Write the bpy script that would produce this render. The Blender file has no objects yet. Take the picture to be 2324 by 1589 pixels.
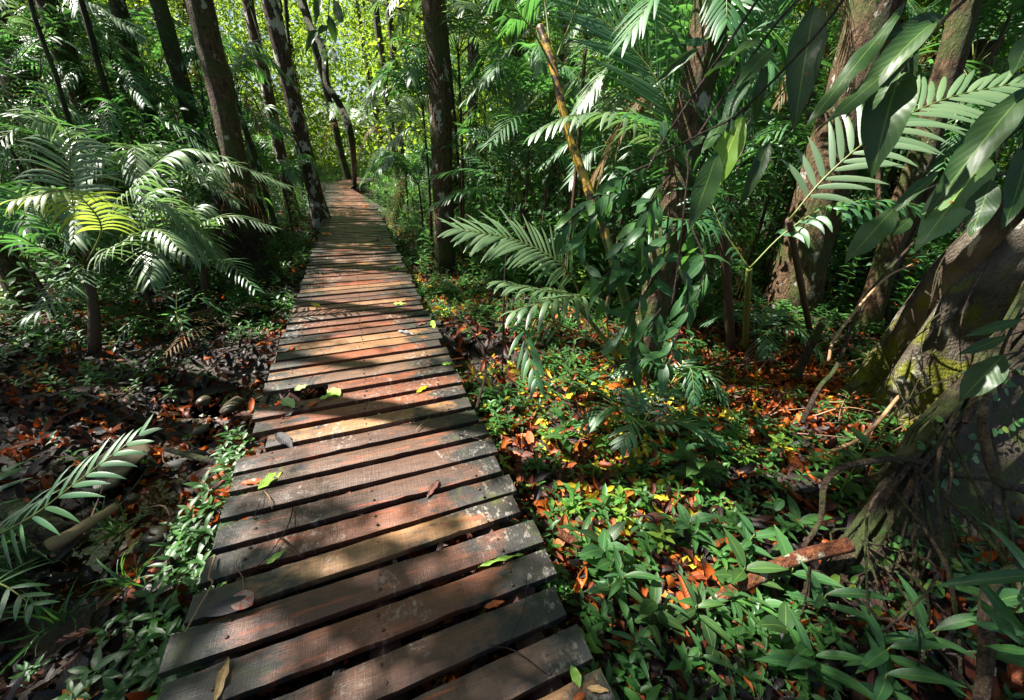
import bpy, math
import numpy as np
R = np.random.RandomState(7)
rad = math.radians
scene = bpy.context.scene
COL = scene.collection

# ------------------------------------------------------------------ camera maths (real metres; deck top at z = 0.30, eye at 1.80)
IMG_W, IMG_H = 2324.0, 1589.3
FPX, PITCH, ROLL = 1574.3/1.7625, 0.4692, 0.0371
cp, sp = math.cos(PITCH), math.sin(PITCH)
FW = np.array([0, cp, -sp]); U0 = np.array([0, sp, cp]); X0 = np.array([1., 0, 0])
XR = X0*math.cos(ROLL)+U0*math.sin(ROLL); UP = -X0*math.sin(ROLL)+U0*math.cos(ROLL)
CAM = np.array([0, 0, 1.8])
DECK = 0.30
def ray(u, v): return FW + XR*(u-IMG_W/2)/FPX - UP*(v-IMG_H/2)/FPX
def at(u, v, d): return CAM + ray(u, v)*d
def on(u, v, z=0.0):
    r = ray(u, v); return CAM + r*((z-CAM[2])/r[2])
def at_r(u, v, rr):
    r = ray(u, v); return CAM + r*(rr/math.hypot(r[0], r[1]))
SUN_AZ, SUN_EL = rad(-84), rad(54)
SUN = np.array([math.sin(SUN_AZ)*math.cos(SUN_EL), math.cos(SUN_AZ)*math.cos(SUN_EL), math.sin(SUN_EL)])

HD = 0.3742
PD = np.array([-math.sin(HD), math.cos(HD), 0]); PQ = np.array([math.cos(HD), math.sin(HD), 0])
PO = np.array([-1.0014*1.5, 1.1377*1.5, 0])
def path_sw(P):
    r = np.asarray(P) - PO; return r[..., 0]*PD[0]+r[..., 1]*PD[1], r[..., 0]*PQ[0]+r[..., 1]*PQ[1]

# ------------------------------------------------------------------ value noise
_perm = R.rand(64, 64)
def vnoise(x, y):
    x = np.asarray(x, float); y = np.asarray(y, float)
    xi = np.floor(x).astype(int); yi = np.floor(y).astype(int); fx = x-xi; fy = y-yi
    fx = fx*fx*(3-2*fx); fy = fy*fy*(3-2*fy)
    g = lambda a, b: _perm[a % 64, b % 64]
    return (g(xi, yi)*(1-fx)+g(xi+1, yi)*fx)*(1-fy)+(g(xi, yi+1)*(1-fx)+g(xi+1, yi+1)*fx)*fy
STREAM = np.array([on(640, 850)[:2]+[1.6, .5], on(600, 880)[:2], on(420, 920)[:2], on(330, 1090)[:2], on(130, 1330)[:2]])
def seg_dist(x, y, pts):
    d = np.full(np.shape(x), 1e9)
    for a, b in zip(pts[:-1], pts[1:]):
        ab = b-a; t = np.clip(((x-a[0])*ab[0]+(y-a[1])*ab[1])/(ab@ab), 0, 1)
        d = np.minimum(d, np.hypot(x-a[0]-t*ab[0], y-a[1]-t*ab[1]))
    return d
def gz(x, y):
    x = np.asarray(x, float); y = np.asarray(y, float)
    z = (vnoise(x*.6+9, y*.6+3)-.5)*.16+(vnoise(x*2.3, y*2.3+7)-.5)*.05
    q = np.exp(-(seg_dist(x, y, STREAM)/.42)**4); z = z*(1-q)-.12*q+q*(vnoise(x*7, y*7)-.5)*.09
    s, w = path_sw(np.stack([x, y], -1)) if False else ((x-PO[0])*PD[0]+(y-PO[1])*PD[1], (x-PO[0])*PQ[0]+(y-PO[1])*PQ[1])
    z = np.where((w > -.3) & (w < 1.6) & (s < 24), np.minimum(z, .04), z)
    return z

# ------------------------------------------------------------------ mesh accumulation
class MB:
    """collects quads and triangles with a per-vertex colour record: (u, v, rnd, aux)"""
    def __init__(s): s.v = []; s.d = []; s.f4 = []; s.f3 = []; s.n = 0; s.m4 = []
    def add(s, v, f4=None, f3=None, d=None, mi=0):
        v = np.asarray(v, float).reshape(-1, 3); s.v.append(v)
        if d is None: d = np.zeros((len(v), 4))
        s.d.append(np.asarray(d, float))
        if f4 is not None and len(f4): s.f4.append(np.asarray(f4)+s.n)
        if f3 is not None and len(f3): s.f3.append(np.asarray(f3)+s.n)
        s.n += len(v)
    def scatter(s, T, P, B, S, rnd):
        """T=(verts, f4, f3, uv, part)  P (n,3)  B (n,3,3) columns right/forward/up  S (n,) or (n,3)"""
        tv, f4, f3, uv, aux = T; n = len(P)
        if n == 0: return
        S = np.asarray(S, float)
        if S.ndim == 1: S = np.repeat(S[:, None], 3, 1)
        V = np.einsum('nij,nkj->nki', B, tv[None]*S[:, None, :])+np.asarray(P)[:, None, :]
        k = len(tv)
        D = np.zeros((n, k, 4)); D[:, :, :2] = uv[None]; D[:, :, 2] = np.asarray(rnd)[:, None]; D[:, :, 3] = aux[None]
        off = (np.arange(n)*k)[:, None, None]
        s.add(V.reshape(-1, 3), (f4[None]+off).reshape(-1, 4) if len(f4) else None, (f3[None]+off).reshape(-1, 3) if len(f3) else None, D.reshape(-1, 4))
    def build(s, name, mat, parent=None, smooth=True):
        me = bpy.data.meshes.new(name)
        V = np.concatenate(s.v) if s.v else np.zeros((0, 3)); D = np.concatenate(s.d) if s.d else np.zeros((0, 4))
        f4 = np.concatenate(s.f4) if s.f4 else np.zeros((0, 4), int); f3 = np.concatenate(s.f3) if s.f3 else np.zeros((0, 3), int)
        me.vertices.add(len(V)); me.vertices.foreach_set('co', V.astype(np.float32).ravel())
        nl = len(f4)*4+len(f3)*3; me.loops.add(nl)
        me.loops.foreach_set('vertex_index', np.concatenate([f4.ravel(), f3.ravel()]).astype(np.int32))
        me.polygons.add(len(f4)+len(f3))
        me.polygons.foreach_set('loop_start', np.concatenate([np.arange(len(f4))*4, len(f4)*4+np.arange(len(f3))*3]).astype(np.int32))
        me.polygons.foreach_set('use_smooth', np.full(len(f4)+len(f3), smooth))
        a = me.attributes.new('dat', 'FLOAT_COLOR', 'POINT'); a.data.foreach_set('color', D.astype(np.float32).ravel())
        me.update(calc_edges=True); me.validate()
        me.materials.append(mat)
        o = bpy.data.objects.new(name, me); COL.objects.link(o)
        if parent is not None:
            o.parent = parent; o.matrix_parent_inverse = parent_inv(parent)
        return o
def parent_inv(p):
    from mathutils import Matrix
    return (Matrix.Translation(p.location) @ p.rotation_euler.to_matrix().to_4x4()).inverted()
def tag(o, label=None, cat=None, group=None, kind=None):
    if label: o['label'] = label
    if cat: o['category'] = cat
    if group: o['group'] = group
    if kind: o['kind'] = kind
    return o
def thing(name, loc, label, cat, group=None):
    o = bpy.data.objects.new(name, None); COL.objects.link(o); o.location = tuple(map(float, loc)); o.empty_display_size = .1
    bpy.context.view_layer.update() if False else None
    return tag(o, label, cat, group)
KIDS = {}
def copy_tree(o, loc, rz, sc, label=None):
    c = o.copy(); COL.objects.link(c); c.location = tuple(map(float, loc)); c.rotation_euler = (0, 0, rz); c.scale = (sc, sc, sc)
    if label: c['label'] = label
    for ch in [x for x in o.children]:
        d = ch.copy(); COL.objects.link(d); d.parent = c
        for g in ch.children:
            e = g.copy(); COL.objects.link(e); e.parent = d
    return c

def norm(a): a = np.asarray(a, float); return a/(np.linalg.norm(a, axis=-1, keepdims=True)+1e-12)
def basis(fwd, up):
    f = norm(fwd); r = norm(np.cross(f, up)); u = np.cross(r, f)
    return np.stack([r, f, u], -1)
def smooth_path(pts, n):
    """Catmull-Rom through pts (any width of columns)"""
    p = np.asarray(pts, float); p = np.vstack([2*p[0]-p[1], p, 2*p[-1]-p[-2]]); m = len(p)-3
    t = np.linspace(0, m-1e-9, n); i = t.astype(int); f = (t-i)[:, None]
    a, b, c, d = p[i], p[i+1], p[i+2], p[i+3]
    return .5*((2*b)+(-a+c)*f+(2*a-5*b+4*c-d)*f*f+(-a+3*b-3*c+d)*f**3)
def tube(mb, pts, rads, sides=8, rnd=0., lump=0., seed=0, cap=True, lumpf=3.):
    pts = np.asarray(pts, float); n = len(pts); rads = np.broadcast_to(np.asarray(rads, float), (n,))
    T = np.gradient(pts, axis=0); T = norm(T)
    ref = np.array([1., 0, 0]) if abs(T[0][0]) < .8 else np.array([0, 1., 0])
    rings = []
    for i in range(n):
        a = norm(ref-T[i]*(ref@T[i])); b = np.cross(T[i], a); ref = a
        th = np.arange(sides)*2*math.pi/sides
        rr = np.full(sides, rads[i])
        if lump: rr = rr*(1+lump*(vnoise(np.cos(th)*lumpf*.5+seed*3.1+11, i*.35+np.sin(th)*lumpf*.5+seed)-.5)*2)
        rings.append(pts[i]+np.outer(np.cos(th)*rr, a)+np.outer(np.sin(th)*rr, b))
    V = np.concatenate(rings); j = np.arange(sides); k = (j+1) % sides
    F = np.concatenate([np.stack([i*sides+j, i*sides+k, (i+1)*sides+k, (i+1)*sides+j], -1) for i in range(n-1)])
    L = np.concatenate([[0], np.cumsum(np.linalg.norm(np.diff(pts, axis=0), axis=1))])
    D = np.zeros((len(V), 4)); D[:, 0] = np.tile(j/sides, n); D[:, 1] = np.repeat(L, sides); D[:, 2] = rnd
    f3 = []
    if cap:
        V = np.vstack([V, pts[0], pts[-1]]); D = np.vstack([D, D[0], D[-1]]); c0 = n*sides
        f3 = np.concatenate([np.stack([np.full(sides, c0), k, j], -1), np.stack([np.full(sides, c0+1), (n-1)*sides+j, (n-1)*sides+k], -1)])
    mb.add(V, F, f3, D)

# ------------------------------------------------------------------ leaf templates: y from 0 to 1, half width w at the widest
def leaf_T(nl=6, w=.17, peak=.42, bend=.25, fold=.12, curl=0., wave=0., tip=1.0):
    t = np.linspace(0, 1, nl+1)
    prof = np.where(t < peak, np.sin(t/peak*math.pi/2)**.75, np.cos((t-peak)/(1-peak)*math.pi/2)**tip)*w
    prof[0] = .012; prof[-1] = .004
    ang = -bend*t*1.6; dy = np.cos(ang); dz = np.sin(ang)
    y = np.concatenate([[0], np.cumsum((dy[1:]+dy[:-1])/2/nl)]); z = np.concatenate([[0], np.cumsum((dz[1:]+dz[:-1])/2/nl)])
    V = []; uv = []
    for i in range(nl+1):
        for sx in (-1, 0, 1):
            wz = wave*w*math.sin(t[i]*17+sx*1.3)*abs(sx)
            cr = 1-.35*abs(curl)*abs(sx)
            V.append((sx*prof[i]*cr, y[i], z[i]+abs(sx)*prof[i]*(fold*2+curl)+wz)); uv.append(((sx+1)/2, t[i]))
    F = []
    for i in range(nl):
        for c in (0, 1):
            a = i*3+c; F.append((a, a+1, a+4, a+3))
    return (np.array(V), np.array(F), np.zeros((0, 3), int), np.array(uv), np.zeros(len(V)))
def diamond(w=.25):
    V = np.array([(0, 0, 0), (w, .45, .04), (0, 1, -.08), (-w, .45, .04)]); uv = np.array([(.5, 0), (1, .45), (.5, 1), (0, .45)])
    return (V, np.array([[0, 1, 2, 3]]), np.zeros((0, 3), int), uv, np.zeros(4))
def merge_T(parts):
    v = []; f4 = []; f3 = []; uv = []; ax = []; n = 0
    for (T, M, o, a) in parts:
        vv = T[0]@M.T+o; v.append(vv); uv.append(T[3]); ax.append(np.full(len(vv), a))
        if len(T[1]): f4.append(T[1]+n)
        if len(T[2]): f3.append(T[2]+n)
        n += len(vv)
    return (np.concatenate(v), np.concatenate(f4) if f4 else np.zeros((0, 4), int), np.concatenate(f3) if f3 else np.zeros((0, 3), int), np.concatenate(uv), np.concatenate(ax))
LEAF = leaf_T(); LEAFN = leaf_T(6, .11, .4, .35, .1); DIA = diamond(.22); LEAF3 = leaf_T(3, .2, .45, .3, .12)

def random_basis(n, tilt=.5, rs=R):
    """forward roughly horizontal, up roughly +z, tilted by 'tilt' radians sigma"""
    a = rs.rand(n)*2*math.pi; el = rs.randn(n)*tilt
    f = np.stack([np.cos(a)*np.cos(el), np.sin(a)*np.cos(el), np.sin(el)], -1)
    up = np.stack([rs.randn(n)*tilt, rs.randn(n)*tilt, np.ones(n)], -1)
    return basis(f, up)

# ------------------------------------------------------------------ materials
class NT:
    def __init__(s, name):
        s.m = bpy.data.materials.new(name); s.m.use_nodes = True; s.t = s.m.node_tree; s.t.nodes.clear()
        s.out = s.t.nodes.new('ShaderNodeOutputMaterial')
    def n(s, k, **kw):
        x = s.t.nodes.new('ShaderNode'+k)
        for a, b in kw.items():
            if a.startswith('_'): setattr(x, a[1:], b)
        return x
    def l(s, a, b): s.t.links.new(a, b)
    def attr(s):
        x = s.n('Attribute'); x.attribute_name = 'dat'; sep = s.n('SeparateColor'); s.l(x.outputs['Color'], sep.inputs[0])
        return sep.outputs[0], sep.outputs[1], sep.outputs[2], x.outputs['Alpha']
    def math(s, op, a, b=None, c=None, clamp=False):
        x = s.n('Math'); x.operation = op; x.use_clamp = clamp
        for i, q in enumerate((a, b, c)):
            if q is None: continue
            if isinstance(q, (int, float)): x.inputs[i].default_value = q
            else: s.l(q, x.inputs[i])
        return x.outputs[0]
    def ramp(s, fac, stops, interp='LINEAR'):
        x = s.n('ValToRGB'); e = x.color_ramp; e.interpolation = interp
        while len(e.elements) < len(stops): e.elements.new(.5)
        for el, (p, c) in zip(e.elements, stops):
            el.position = p; el.color = (c[0], c[1], c[2], 1) if hasattr(c, '__len__') else (c, c, c, 1)
        s.l(fac, x.inputs[0]); return x.outputs[0]
    def noise(s, vec, scale, detail=3, rough=.6, w=None):
        x = s.n('TexNoise'); x.inputs['Scale'].default_value = scale; x.inputs['Detail'].default_value = detail; x.inputs['Roughness'].default_value = rough
        if vec is not None: s.l(vec, x.inputs['Vector'])
        return x.outputs['Fac']
    def mix(s, fac, a, b, mode='MIX'):
        x = s.n('Mix'); x.data_type = 'RGBA'; x.blend_type = mode
        for q, i in ((fac, 0), (a, 6), (b, 7)):
            if isinstance(q, (int, float)): x.inputs[i].default_value = q
            elif isinstance(q, tuple): x.inputs[i].default_value = (*q, 1)
            else: s.l(q, x.inputs[i])
        return x.outputs[2]
    def mapping(s, vec, scale):
        x = s.n('Mapping'); x.inputs['Scale'].default_value = scale; s.l(vec, x.inputs[0]); return x.outputs[0]
    def comb(s, a, b, c):
        x = s.n('CombineXYZ')
        for i, q in enumerate((a, b, c)):
            if isinstance(q, (int, float)): x.inputs[i].default_value = q
            else: s.l(q, x.inputs[i])
        return x.outputs[0]
    def obj(s): return s.n('TexCoord').outputs['Object']
    def pos(s): return s.n('NewGeometry').outputs['Position']
    def bump(s, h, dist=.01, strength=1.):
        x = s.n('Bump'); x.inputs['Distance'].default_value = dist; x.inputs['Strength'].default_value = strength; s.l(h, x.inputs['Height']); return x.outputs[0]
    def pbr(s, col, rough=.6, spec=.5, normal=None, coat=0.):
        b = s.n('BsdfPrincipled')
        for q, k in ((col, 'Base Color'), (rough, 'Roughness')):
            if isinstance(q, (int, float)): b.inputs[k].default_value = q
            elif isinstance(q, tuple): b.inputs[k].default_value = (*q, 1)
            else: s.l(q, b.inputs[k])
        b.inputs['Specular IOR Level'].default_value = spec
        b.inputs['Coat Weight'].default_value = coat
        if normal is not None: s.l(normal, b.inputs['Normal'])
        return b.outputs[0]
    def done(s, sh): s.l(sh, s.out.inputs[0]); return s.m

def leaf_mat(name, stops, trans=(.22, .42, .03), tw=.4, rough=.35, spec=.5, rib=(.14, .26, .05), spots=0.0, veins=True):
    n = NT(name); u, v, r, a = n.attr()
    col = n.ramp(r, stops)
    big = n.noise(n.pos(), 9., 2)
    col = n.mix(n.math('MULTIPLY', big, .45), col, n.mix(.5, col, (.16, .24, .03)))
    if veins:
        d = n.math('ABSOLUTE', n.math('SUBTRACT', u, .5))
        rb = n.math('LESS_THAN', d, .022)
        col = n.mix(n.math('MULTIPLY', rb, .7), col, rib)
        sv = n.math('LESS_THAN', n.math('FRACT', n.math('ADD', n.math('MULTIPLY', v, 11.), n.math('MULTIPLY', d, -5.4))), .07)
        col = n.mix(n.math('MULTIPLY', sv, .22), col, rib)
        wv = n.math('SINE', n.math('ADD', n.math('MULTIPLY', v, 70.), n.math('MULTIPLY', d, -34.)))
        nrm = n.bump(n.math('ADD', n.math('MULTIPLY', wv, .35), n.math('MULTIPLY', d, 6.)), .0004, .6)
    else: nrm = None
    if spots:
        sn = n.noise(n.pos(), 55., 2, .5)
        m = n.math('GREATER_THAN', sn, spots)
        col = n.mix(m, col, (.16, .05, .02))
    p = n.pbr(col, rough, spec, nrm)
    t = n.n('BsdfTranslucent')
    tc = n.mix(.55, n.mix(1., col, (3.2, 3.2, 2.2), 'MULTIPLY'), trans)
    n.l(tc, t.inputs[0])
    mx = n.n('MixShader'); mx.inputs[0].default_value = tw; n.l(p, mx.inputs[1]); n.l(t.outputs[0], mx.inputs[2])
    return n.done(mx.outputs[0])
G0 = [(0, (.016, .062, .026)), (.5, (.03, .10, .03)), (.85, (.05, .15, .03)), (1, (.16, .24, .03))]
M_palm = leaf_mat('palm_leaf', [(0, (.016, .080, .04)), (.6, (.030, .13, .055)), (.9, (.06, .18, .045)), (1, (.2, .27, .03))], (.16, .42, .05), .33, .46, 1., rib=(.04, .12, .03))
M_palm_glint = leaf_mat('palm_leaf_glint', [(0, (.05, .11, .06)), (.5, (.10, .17, .09)), (1, (.16, .23, .13))], (.2, .4, .08), .25, .42, 1., rib=(.1, .18, .06))  # greyer copy of palm_leaf: the fronds' sun glint put into the colour
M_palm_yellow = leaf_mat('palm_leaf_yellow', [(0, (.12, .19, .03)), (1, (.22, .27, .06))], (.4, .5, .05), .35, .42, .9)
M_palm_dead = leaf_mat('palm_leaf_dead', [(0, (.10, .045, .03)), (1, (.2, .09, .05))], (.2, .08, .03), .2, .6, .3)
M_herb = leaf_mat('herb_leaf', [(0, (.008, .046, .020)), (.6, (.018, .09, .026)), (.92, (.05, .17, .03)), (1, (.18, .26, .03))], (.2, .45, .04), .33, .4, .45)
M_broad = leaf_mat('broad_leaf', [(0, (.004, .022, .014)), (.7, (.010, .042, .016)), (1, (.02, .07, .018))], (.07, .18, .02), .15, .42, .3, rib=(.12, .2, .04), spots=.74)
M_broad_glare = leaf_mat('broad_leaf_glare', [(0, (.07, .14, .05)), (1, (.10, .18, .07))], (.2, .4, .05), .3, .3, 1., rib=(.3, .42, .08), spots=.72)  # paler leaf: white glare of reflected sun put into the colour
M_broad_lit = leaf_mat('broad_leaf_backlit', [(0, (.13, .27, .03)), (1, (.16, .3, .04))], (.45, .7, .03), .55, .35, .6, rib=(.5, .55, .1), spots=.72)  # lit copy of broad_leaf: sun shining through it painted into the colour
M_shrub = leaf_mat('shrub_leaf', [(0, (.010, .055, .03)), (.7, (.02, .085, .035)), (1, (.06, .16, .04))], (.12, .34, .04), .25, .42, .4, spots=.76)
M_canopy = leaf_mat('canopy_leaf', [(0, (.03, .08, .02)), (1, (.08, .15, .02))], (.2, .38, .03), .35, .45, .4, veins=False)
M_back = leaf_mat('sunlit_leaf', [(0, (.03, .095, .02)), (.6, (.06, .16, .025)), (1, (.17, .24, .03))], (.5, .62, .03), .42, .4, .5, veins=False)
M_grass = leaf_mat('grass_blade', [(0, (.012, .055, .028)), (1, (.03, .11, .03))], (.16, .4, .05), .3, .35, .5, veins=False)
M_ivy = leaf_mat('ivy_leaf', [(0, (.03, .12, .04)), (.7, (.06, .18, .04)), (1, (.25, .32, .03))], (.3, .5, .04), .35, .35, .5)

def litter_mat():
    n = NT('dead_leaf'); u, v, r, a = n.attr()
    col = n.ramp(r, [(0, (.008, .007, .009)), (.3, (.022, .012, .012)), (.5, (.085, .022, .010)), (.66, (.24, .055, .012)), (.82, (.44, .10, .015)), (.93, (.55, .18, .025)), (.97, (.36, .08, .04)), (1, (.5, .44, .03))])
    nz = n.noise(n.pos(), 40., 3)
    col = n.mix(n.math('MULTIPLY', nz, .75), col, n.mix(1., col, (.35, .28, .25), 'MULTIPLY'))
    d = n.math('ABSOLUTE', n.math('SUBTRACT', u, .5))
    wv = n.math('SINE', n.math('ADD', n.math('MULTIPLY', v, 60.), n.math('MULTIPLY', d, -30.)))
    p = n.pbr(col, .5, .35, n.bump(n.math('ADD', n.math('MULTIPLY', wv, .3), n.math('MULTIPLY', d, 4.)), .0012, .8))
    t = n.n('BsdfTranslucent'); n.l(n.mix(1., col, (2., 1.4, .8), 'MULTIPLY'), t.inputs[0])
    mx = n.n('MixShader'); mx.inputs[0].default_value = .22; n.l(p, mx.inputs[1]); n.l(t.outputs[0], mx.inputs[2])
    return n.done(mx.outputs[0])
M_litter = litter_mat()
def flat_leaf(name, c, c2, tw=.2, rough=.35):
    n = NT(name); u, v, r, a = n.attr()
    nz = n.noise(n.pos(), 60., 3)
    col = n.mix(n.ramp(nz, [(.42, 0.), (.62, 1.)]), c, c2)
    d = n.math('ABSOLUTE', n.math('SUBTRACT', u, .5))
    col = n.mix(n.math('MULTIPLY', n.math('LESS_THAN', d, .04), .6), col, tuple(min(1, x*1.5+.03) for x in c))
    wv = n.math('SINE', n.math('ADD', n.math('MULTIPLY', v, 60.), n.math('MULTIPLY', d, -30.)))
    p = n.pbr(col, rough, .5, n.bump(n.math('ADD', n.math('MULTIPLY', wv, .3), n.math('MULTIPLY', d, 4.)), .001, .8))
    t = n.n('BsdfTranslucent'); n.l(col, t.inputs[0])
    mx = n.n('MixShader'); mx.inputs[0].default_value = tw; n.l(p, mx.inputs[1]); n.l(t.outputs[0], mx.inputs[2])
    return n.done(mx.outputs[0])
FL = {'green': flat_leaf('fallen_green', (.3, .5, .06), (.36, .56, .14)), 'orange': flat_leaf('fallen_orange', (.55, .13, .02), (.35, .06, .02)),
      'black': flat_leaf('fallen_black', (.014, .012, .015), (.022, .018, .022), .05, .7), 'tan': flat_leaf('fallen_tan', (.55, .36, .16), (.4, .22, .09)),
      'purple': flat_leaf('fallen_purple', (.19, .09, .07), (.12, .05, .045)), 'yellow': flat_leaf('fallen_yellow', (.5, .45, .02), (.4, .3, .02)),
      'grey': flat_leaf('fallen_grey', (.12, .12, .13), (.2, .19, .19)), 'mottled': flat_leaf('fallen_mottled', (.30, .22, .18), (.38, .03, .015)),
      'pale': flat_leaf('fallen_pale', (.30, .42, .14), (.36, .42, .2))}

def bark_mat(name, dark, light, lichen=None, lam=.56, moss=0., scale=1., red=0.):
    n = NT(name); u, v, r, a = n.attr(); o = n.pos()
    st = n.mapping(o, (11*scale, 11*scale, 3.2*scale))
    n1 = n.noise(st, 3., 5, .65); n2 = n.noise(o, 30.*scale, 5, .75)
    col = n.mix(n.ramp(n1, [(.38, 0.), (.62, 1.)]), dark, light)
    col = n.mix(n.ramp(n2, [(.4, .85), (.6, 0.)]), col, n.mix(1., col, (.3, .27, .25), 'MULTIPLY'))
    if moss:
        m = n.ramp(n.noise(o, 3.5, 4), [(.5-moss*.2, 0.), (.62-moss*.1, 1.)])
        col = n.mix(n.math('MULTIPLY', m, .75), col, (.045, .075, .012))
    if lichen:
        l1 = n.noise(n.mapping(o, (1, 1, .6)), 7.5, 4, .6)
        m = n.ramp(l1, [(lam, 0.), (lam+.035, 1.)])
        col = n.mix(m, col, lichen)
    h = n.math('ADD', n.math('MULTIPLY', n1, .8), n.math('MULTIPLY', n2, .35))
    return n.done(n.pbr(col, .75, .35, n.bump(h, .07, 1.)))
B_lichen = bark_mat('bark_lichen', (.06, .03, .02), (.2, .12, .085), (.6, .57, .52), .54)
B_brown = bark_mat('bark_brown', (.05, .028, .015), (.19, .115, .06), (.42, .40, .35), .62, .25)
B_mossy = bark_mat('bark_mossy', (.03, .024, .014), (.12, .10, .06), (.42, .42, .38), .60, .6)
B_dark = bark_mat('bark_dark', (.014, .010, .008), (.055, .035, .022), None, .6, .25)
B_right = bark_mat('bark_warm', (.05, .025, .012), (.22, .13, .065), (.42, .4, .36), .64, .3)
B_grey = bark_mat('bark_grey', (.05, .042, .03), (.2, .18, .14), (.42, .42, .38), .62, .3)
B_root = bark_mat('root_bark', (.025, .014, .009), (.13, .08, .045), None, .6, .15, 2.)
B_log = bark_mat('log_bark', (.12, .03, .012), (.30, .10, .035), (.40, .37, .27), .58, .1, 1.5)
B_twig = bark_mat('twig_bark', (.03, .014, .010), (.10, .05, .035), None, .6, 0., 5.)
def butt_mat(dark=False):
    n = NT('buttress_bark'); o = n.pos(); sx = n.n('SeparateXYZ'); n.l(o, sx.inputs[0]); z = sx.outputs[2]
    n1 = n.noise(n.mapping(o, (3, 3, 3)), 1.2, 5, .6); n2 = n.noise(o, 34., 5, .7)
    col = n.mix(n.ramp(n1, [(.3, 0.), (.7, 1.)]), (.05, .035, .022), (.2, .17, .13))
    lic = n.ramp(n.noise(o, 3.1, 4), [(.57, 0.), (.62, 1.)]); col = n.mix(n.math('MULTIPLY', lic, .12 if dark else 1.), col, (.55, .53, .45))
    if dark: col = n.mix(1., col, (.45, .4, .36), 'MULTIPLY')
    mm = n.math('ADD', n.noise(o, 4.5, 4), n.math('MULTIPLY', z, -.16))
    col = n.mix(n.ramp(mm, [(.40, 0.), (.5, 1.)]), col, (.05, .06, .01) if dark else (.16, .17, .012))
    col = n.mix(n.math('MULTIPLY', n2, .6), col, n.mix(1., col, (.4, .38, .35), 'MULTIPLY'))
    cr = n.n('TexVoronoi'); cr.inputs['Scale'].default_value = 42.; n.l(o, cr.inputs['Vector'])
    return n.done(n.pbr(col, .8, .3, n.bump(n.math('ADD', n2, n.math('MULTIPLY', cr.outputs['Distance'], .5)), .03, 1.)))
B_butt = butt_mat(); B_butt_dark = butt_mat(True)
def cane_mat():
    n = NT('cane_stem'); u, v, r, a = n.attr()
    ring = n.math('FRACT', n.math('MULTIPLY', v, 6.2))
    m = n.math('LESS_THAN', ring, .07)
    nz = n.noise(n.pos(), 14., 4)
    base = n.mix(n.ramp(v, [(.0, 0.), (.85/1.0*.0+.9, 0.), (1., 1.)]), (.03, .085, .018), (.03, .085, .018))
    sx = n.n('SeparateXYZ'); n.l(n.pos(), sx.inputs[0])
    k = n.ramp(n.math('SUBTRACT', sx.outputs[2], .95), [(.25, 0.), (.4, 1.)])
    col = n.mix(k, (.035, .09, .02), n.mix(n.ramp(nz, [(.42, 0.), (.55, 1.)]), (.42, .26, .03), (.04, .022, .012)))
    col = n.mix(n.math('MULTIPLY', m, .8), col, (.28, .16, .06))
    return n.done(n.pbr(col, .35, .5))
M_cane = cane_mat()
def solid(name, c, rough=.5, c2=None, sc=20.):
    n = NT(name); nz = n.noise(n.pos(), sc, 4)
    return n.done(n.pbr(n.mix(nz, c, c2 or tuple(x*.5 for x in c)), rough, .4, n.bump(nz, .004, .6)))
M_stem = solid('green_stem', (.06, .13, .02), .4, (.16, .15, .03), 6.)
M_petiole = solid('petiole', (.07, .12, .02), .4, (.14, .14, .03), 4.)
M_pstem = solid('palm_stem', (.10, .05, .025), .7, (.03, .02, .012), 30.)
M_stone = solid('stone', (.03, .027, .022), .4, (.085, .065, .035), 14.)
M_dry = solid('dry_stick', (.34, .22, .12), .6, (.2, .11, .06), 40.)
M_fungus = solid('litter_twig', (.10, .05, .03), .6, (.2, .12, .08), 30.)

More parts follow.
